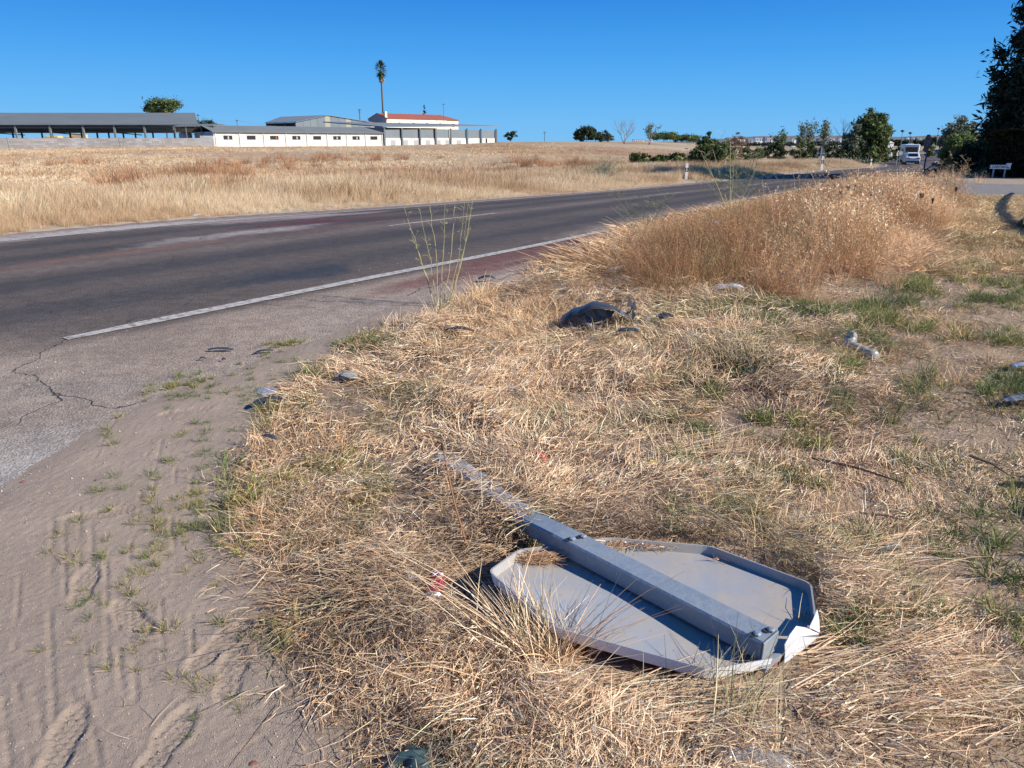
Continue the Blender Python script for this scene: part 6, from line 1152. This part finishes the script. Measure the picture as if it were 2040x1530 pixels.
def crumple(name, c, rx, ry, h, a, m, label, cat, n_=12, seed=1):
    X, Y = np.meshgrid(np.linspace(-1, 1, n_), np.linspace(-1, 1, n_)); x, y = X.ravel(), Y.ravel(); r = np.sqrt(x * x + y * y); sh = 1 - .35 * vnoise(np.arctan2(y, x) * 2, 0 * x, 1, 2, seed); x = x * rx * sh; y = y * ry * sh
    z = h * (vnoise(X.ravel() * 2.2 + 5, Y.ravel() * 2.2 + seed, 1, 3, seed)) * 1.3 * (1 - .6 * sstep(r, .6, 1.2)); V = np.stack([c.x + x * math.cos(a) - y * math.sin(a), c.y + x * math.sin(a) + y * math.cos(a), c.z + z], 1)
    i = np.arange(n_ * n_).reshape(n_, n_); F = np.stack([i[:-1, :-1], i[:-1, 1:], i[1:, 1:], i[1:, :-1]], -1).reshape(-1, 4); o = np_mesh(name, V, F, m); md = o.modifiers.new('thick', 'SOLIDIFY'); md.thickness = .0015; return tag(o, label, cat)
crumple('green_bag', gp(835, 1528, .02), .085, .05, .05, -.2, m_bag, 'dark green plastic scrap at the bottom edge', 'plastic scrap', 16, 4); crumple('plastic_film', gp(1452, 577, .08), .16, .04, .06, .1, m_film, 'crumpled clear film caught below the tall grass', 'plastic scrap', 14, 7); crumple('white_scrap', gp(400, 430, .0), .22, .12, .05, 0, m_swhite, 'white scrap lying on the far shoulder', 'scrap', 8, 2)
crumple('grey_film', gp(1030, 928, .04), .05, .02, .03, .1, m_film, 'bit of grey film under the red tube', 'plastic scrap', 10, 9); crumple('paper_scrap', gp(1425, 448, .35), .05, .02, .05, 0, m_film, 'pale scrap caught in the tall grass', 'paper scrap', 8, 3); crumple('yellow_scrap', gp(1297, 919, .06), .012, .007, .01, .1, mat('yellow_plastic', (.6, .42, .03), .5), 'tiny yellow scrap in the straw', 'scrap', 5, 3)
# rusty strip and stick on the right
m_stick2 = mat('dark_dry_stalk', (.12, .075, .05), .9, var=(.22, .15, .10), vscale=20, vamt=.6)
for p0, p1, r, lab in (((1618, 912), (1800, 962), .007, 'long dark stalk lying right of the sign'), ((1715, 1022), (1812, 1040), .005, 'short dark stalk below the long one'), ((1932, 908), (2012, 948), .006, 'dark stalk near the right border')):
    a_, b_ = gp(*p0, .05), gp(*p1, .05); tag(MB().tube([a_, a_.lerp(b_, .5) + Vector((.01, 0, .008)), b_], [r, r * .8, r * .4], 5).build('dry_stalk', m_stick2), lab, 'stalk', 'dark stalks in the mown straw')

# ------------------------------------------------------------------ fennel and other single plants
m_fen = mat('fennel_stem', (.46, .42, .20), .7, transl=.1); m_feng = mat('fennel_green', (.26, .27, .14), .7, transl=.1)
def plant_stem(mb, pts, r0, r1, nodes, tuft, L_=.10):
    pts = [Vector(p) for p in pts]; P = []
    for i in range(len(pts) - 1):
        for k in range(5): P.append(pts[i].lerp(pts[i + 1], k / 5))
    P.append(pts[-1]); P = [p + Vector((random.gauss(0, .004), random.gauss(0, .004), 0)) for p in P]; mb.tube(P, [r0 + (r1 - r0) * i / (len(P) - 1) for i in range(len(P))], 5)
    for _ in range(nodes):
        i = random.randint(int(len(P) * .45), len(P) - 1); p = P[i]; d = Vector((random.gauss(0, .6), random.gauss(0, .5), random.uniform(.3, 1.0))).normalized(); q = p + d * L_ * random.uniform(.5, 1.4); mb.tube([p, p.lerp(q, .5) + Vector((0, 0, .006)), q], r1 * .8, 3, False)
        for _ in range(tuft): e = q + Vector((random.gauss(0, .6), random.gauss(0, .6), random.uniform(.0, 1))) * L_ * .35; mb.tube([q, e], .0009 + r1 * .2, 3, False)
c = gp(878, 612); t = empty('fennel_plant', c, 0, 'tall pale green fennel plant at the edge of the shoulder', 'plant')
for (bx, tx, ty, mid) in ((868, 806, 414, None), (870, 838, 425, None), (874, 856, 408, None), (879, 887, 402, (884, 480)), (885, 906, 408, (899, 500)), (887, 925, 396, (913, 520)), (893, 934, 404, (922, 500)), (896, 942, 395, (931, 470)), (890, 937, 450, None), (866, 822, 470, None)):
    Y = c.y + random.uniform(-.08, .08); p0 = at(bx, 610, Y); p1 = at(tx, ty, Y + random.uniform(-.15, .2)); pm = at(mid[0], mid[1], Y) if mid else p0.lerp(p1, .5) + Vector((random.uniform(.0, .02), 0, .0)); mb = MB(); plant_stem(mb, [(p0.x, p0.y, c.z - .02), pm, p1], .0040, .0014, 7, 4, .05); mb.build('stem', m_fen, t)
def fennel(name, label, px, py, n_, spread, ztop, nodes=8, m=None, tuft=5, L_=.12, lean=0, r=.005):
    c = gp(px, py); t = empty(name, c, 0, label, 'plant')
    for i in range(n_):
        a = random.uniform(0, 6.28); H_ = ztop * random.uniform(.55, 1); s = spread * random.uniform(.2, 1); mb = MB(); q = Vector((c.x + math.cos(a) * s + lean, c.y + math.sin(a) * s * .6, c.z + H_)); plant_stem(mb, [(c.x + random.gauss(0, .03), c.y + random.gauss(0, .03), c.z), c.lerp(q, .5) + Vector((0, 0, H_ * .06)), q], r, r * .4, nodes, tuft, L_); mb.build('stem', m or m_feng, t)
fennel('fennel_plant', 'bushy green fennel standing before the edge line', 1290, 482, 6, .42, .62, 10, tuft=6, L_=.16, lean=-.1); fennel('fennel_plant', 'dense arching green fennel at the top of the tall grass', 1465, 432, 16, 1.1, 1.05, 10, tuft=5, L_=.22); fennel('fennel_plant', 'lone tall fennel stems rising above the distant shrubs', 1455, 445, 4, .6, 1.5, 8, m=m_fen, tuft=3, L_=.22, r=.006); fennel('fennel_plant', 'thin fennel stems right of the arching clump', 1590, 418, 6, .9, 1.1, 7, tuft=3, L_=.18); fennel('fennel_plant', 'branched pale stalks rising above the verge crest', 1720, 410, 6, 1.2, 1.15, 6, m=m_fen, tuft=3, L_=.2)
fennel('dry_weed', 'spiky dry weed with branching stalks at verge corner', 1895, 420, 14, .7, .85, 12, m=mat('dry_weed_stalk', (.50, .38, .22), .8), tuft=5, L_=.14); fennel('grey_weed', 'grey-green weed bushes on the far verge', 1190, 368, 26, 1.5, 1.1, 10, m=mat('grey_green_weed', (.26, .28, .19), .8), tuft=3, L_=.35, r=.016)
# dried wild carrot heads
m_head = mat('dark_umbel', (.075, .045, .03), .9); HEADS = [(1659, 352), (1662, 371), (1680, 373), (1690, 375), (1703, 373), (1640, 386), (1675, 385), (1712, 388), (1795, 390), (1836, 390), (1905, 377), (1858, 400), (1799, 398), (1660, 398), (1735, 392), (1628, 396), (1695, 400), (1786, 412)]
for i, (px, py) in enumerate(HEADS):
    Y = 10.5 + (i * 37 % 11) * .28; hd_ = at(px, py, Y); zb = tz(hd_.x, Y); t = empty('wild_carrot', (hd_.x + .03, Y, zb), 0, ('large' if i % 3 == 0 else 'medium' if i % 3 == 1 else 'small') + ' dark seed head on a dried stalk, ' + ORD[sorted(h_[0] for h_ in HEADS).index(px)] + ' from the left above the tall grass', 'dried plant', 'dark dried seed heads above the tall grass')
    MB().tube([(hd_.x + .03, Y, zb), (hd_.x + .01, Y, (zb + hd_.z) / 2), hd_ - Vector((0, 0, .03))], [.003, .0025, .002], 4).build('stem', m_stick2, t); r = (.036, .022, .016)[i % 3]; mb = MB()
    mb.lathe([(.003, -.04), (r * .7, -.02), (r, .005), (r * .8, .02), (r * .3, .008)], hd_, 9)
    for k in range(10): a = k * .63; mb.tube([hd_ + Vector((math.cos(a) * r * .9, math.sin(a) * r * .9, .0)), hd_ + Vector((math.cos(a) * r * .6, math.sin(a) * r * .6, .035))], .0028, 3)
    mb.build('seed_head', m_head, t)
# rusty thistle stem in front of the buried post
m_rustst = mat('red_brown_stem', (.30, .15, .08), .8); Y = gp(935, 1110).y; p0 = at(937, 1105, Y); p0.z = tz(p0.x, p0.y); t = empty('thistle_stem', p0, 0, 'thin red-brown thistle stem standing beside the buried post', 'plant'); p1, p2, p3 = at(905, 1000, Y), at(888, 920, Y), at(880, 870, Y)
MB().tube([p0, p1, p2, p3], [.004, .0035, .0028, .0015], 5).build('stem', m_rustst, t); MB().tube([p2, at(912, 890, Y), at(935, 876, Y)], [.0025, .002, .001], 4).build('side_branch', m_rustst, t); MB().lathe([(.002, -.012), (.006, 0), (.004, .012)], at(882, 892, Y), 7).build('bud', m_head, t)

# long stems of the clump in front of the sign, and tussocks around it
pk = Pack()
def over_post():
    n = 380; t_ = rng.random(n); ii = rng.integers(3, len(ax) - 1, n); P = np.array([ax[i].lerp(ax[i + 1], float(u)) for i, u in zip(ii, t_)]); P[:, :2] += rng.normal(0, .05, (n, 2)); P[:, 2] += .004; a = rng.normal(.2, .8, n); L_ = rng.uniform(.05, .18, n); P[:, 0] -= np.cos(a) * L_ / 2; P[:, 1] -= np.sin(a) * L_ / 2; V, F, i = blades(P, a, L_, rng.normal(.08, .1, n), rng.normal(.15, .1, n), rng.normal(0, .4, n), rng.uniform(.002, .004, n), 3, floor=False); pk.add(V, F, i, pick(STRAW, n))
def fan(px, py, n, L0, L1, a0, a1, e0, e1, pal, w0=.002, w1=.004, dz=.0, droop=(.1, .9), sp=.04, K=4):
    c = gp(px, py, dz); P = np.stack([c.x + rng.normal(0, sp, n), c.y + rng.normal(0, sp, n), np.full(n, c.z)], 1); V, F, i = blades(P, rng.uniform(a0, a1, n), rng.uniform(L0, L1, n), rng.uniform(e0, e1, n), rng.uniform(*droop, n), rng.normal(0, .2, n), rng.uniform(w0, w1, n), K, gz=lambda x, y: gz_at(x, y)); pk.add(V, F, i, pick(pal, n))
over_post(); fan(1085, 1330, 260, .10, .30, 0, 6.28, .6, 1.4, STRAW, sp=.05); fan(1060, 1318, 70, .25, .52, 2.2, 3.4, .15, .9, STRAW, sp=.03, droop=(.1, .6)); fan(1075, 1320, 50, .12, .28, 1.2, 2.6, .8, 1.4, OLIVE); fan(1085, 1325, 16, .30, .50, -.1, .5, .35, .8, BROWN, sp=.03, droop=(.0, .4)); fan(1000, 1350, 90, .2, .42, 2.0, 3.6, .1, .6, STRAW, sp=.08); fan(1040, 1300, 18, .18, .34, 1.0, 2.2, .9, 1.4, STRAW, w0=.003, w1=.005)
fan(1060, 1090, 70, .08, .20, 0, 6.28, .8, 1.5, GREEN, w0=.003, w1=.005); fan(1330, 1070, 30, .08, .16, 0, 6.28, .7, 1.4, GREEN); fan(1130, 1490, 60, .07, .15, 0, 6.28, .8, 1.5, GREEN, w0=.003, w1=.005); fan(1440, 1470, 120, .12, .32, .2, 1.6, .2, .9, OLIVE, sp=.08); fan(930, 1500, 40, .12, .28, .3, 1.0, .1, .5, STRAW, w0=.004, w1=.009, sp=.05); fan(1700, 1400, 50, .1, .24, 0, 6.28, .2, 1.0, OLIVE, sp=.1); fan(1700, 1110, 60, .06, .14, 0, 6.28, .5, 1.3, GREEN, sp=.06); fan(850, 800, 60, .1, .2, 0, 6.28, .8, 1.4, GREEN, sp=.05)
for p, q_, nn in (((1300, 880), (1420, 900), 160), ((1560, 1330), (1800, 1300), 260), ((1500, 1420), (1900, 1380), 240), ((1560, 1050), (1800, 1180), 160), ((1150, 1420), (1400, 1400), 200)):
    for _ in range(6): fan(random.uniform(p[0], q_[0]), random.uniform(p[1], q_[1]), nn // 6, .12, .30, -.3, .4, .05, .35, STRAW, sp=.06, droop=(.1, .5), dz=.03, K=3)
o = pk.build('dry_tussocks', m_grass); tag(o, 'dry and green tussocks around the edges of the fallen sign', 'grass', kind='stuff')
# grit on sand and shoulder
def grit(name, n, x0, x1, y0, y1, r0, r1, cols, label, cond):
    x, y = rng.uniform(x0, x1, n), rng.uniform(y0, y1, n); k = cond(x, y) & frustum(x, y); x, y = x[k], y[k]; n = len(x); r = rng.uniform(r0, r1, n) * rng.uniform(.5, 1, n); ins = (x > SX0 + .3) & (x < SX1 - .3) & (y > SY0 + .3) & (y < SY1 - .3); z = terr(x, y); z[ins] += sand_h(x[ins], y[ins])
    D = np.array([(1, 0, 0), (0, 1, 0), (-1, 0, 0), (0, -1, 0), (0, 0, .6), (0, 0, -.6)]); a = rng.uniform(0, 6.28, n); ca, sa = np.cos(a)[:, None], np.sin(a)[:, None]; el = rng.uniform(.6, 1, n)[:, None]
    V = np.stack([x[:, None] + (D[None, :, 0] * ca - D[None, :, 1] * el * sa) * r[:, None], y[:, None] + (D[None, :, 0] * sa + D[None, :, 1] * el * ca) * r[:, None], (z + r * .25)[:, None] + D[None, :, 2] * r[:, None] + rng.normal(0, .15, (n, 6)) * r[:, None]], -1).reshape(-1, 3)
    F0 = np.array([(0, 1, 4), (1, 2, 4), (2, 3, 4), (3, 0, 4), (1, 0, 5), (2, 1, 5), (3, 2, 5), (0, 3, 5)]); F = (np.arange(n)[:, None, None] * 6 + F0[None]).reshape(-1, 3); C_ = np.repeat(np.clip(np.array(cols)[rng.integers(0, len(cols), n)] * (1 + rng.normal(0, .15, (n, 1))), 0, .9), 6, 0)
    o = np_mesh(name, V, F, mat('grit', (0, 0, 0), .9, attr='Col'), cols=C_); tag(o, label, 'gravel', kind='stuff')
grit('grit', 60000, -2.6, .2, 1.0, 5.5, .0012, .0035, [(.34, .28, .23), (.22, .18, .15), (.45, .39, .33), (.15, .13, .12)], 'fine grit scattered over the sand', lambda x, y: (gsd(x, y) < .1) & (rng.random(len(x)) < (1.8 / y) ** .8))
grit('shoulder_gravel', 9000, -6, 1, 2.5, 9, .003, .008, [(.36, .31, .27), (.20, .17, .15), (.5, .46, .41), (.10, .09, .09)], 'loose gravel on the worn shoulder', lambda x, y: (asd(x, y) < 1.6) & (gsd(x, y) < .05) & (rng.random(len(x)) < .5))
# dead bits of straw on the sand
n = 900; x, y = rng.uniform(-2.2, -.3, n), rng.uniform(1.1, 5, n); gs = gsd(x, y); k = (gs < 0) & (rng.random(n) < np.exp(gs / .25) * .8 + .04) & (asd(x, y) < .3); x, y = x[k], y[k]; n = len(x)
V, F, i = blades(np.stack([x, y, terr(x, y) + .014], 1), rng.uniform(0, 6.28, n), rng.uniform(.02, .12, n), rng.normal(.02, .1, n), rng.normal(0, .1, n), rng.normal(0, .6, n), rng.uniform(.001, .003, n), 3, gz=gz_at); o = np_mesh('stray_straw', V, F, m_grass, cols=pick(np.vstack([STRAW, BROWN]), n)[i]); tag(o, 'stray bits of straw lying on the sand', 'straw', kind='stuff')
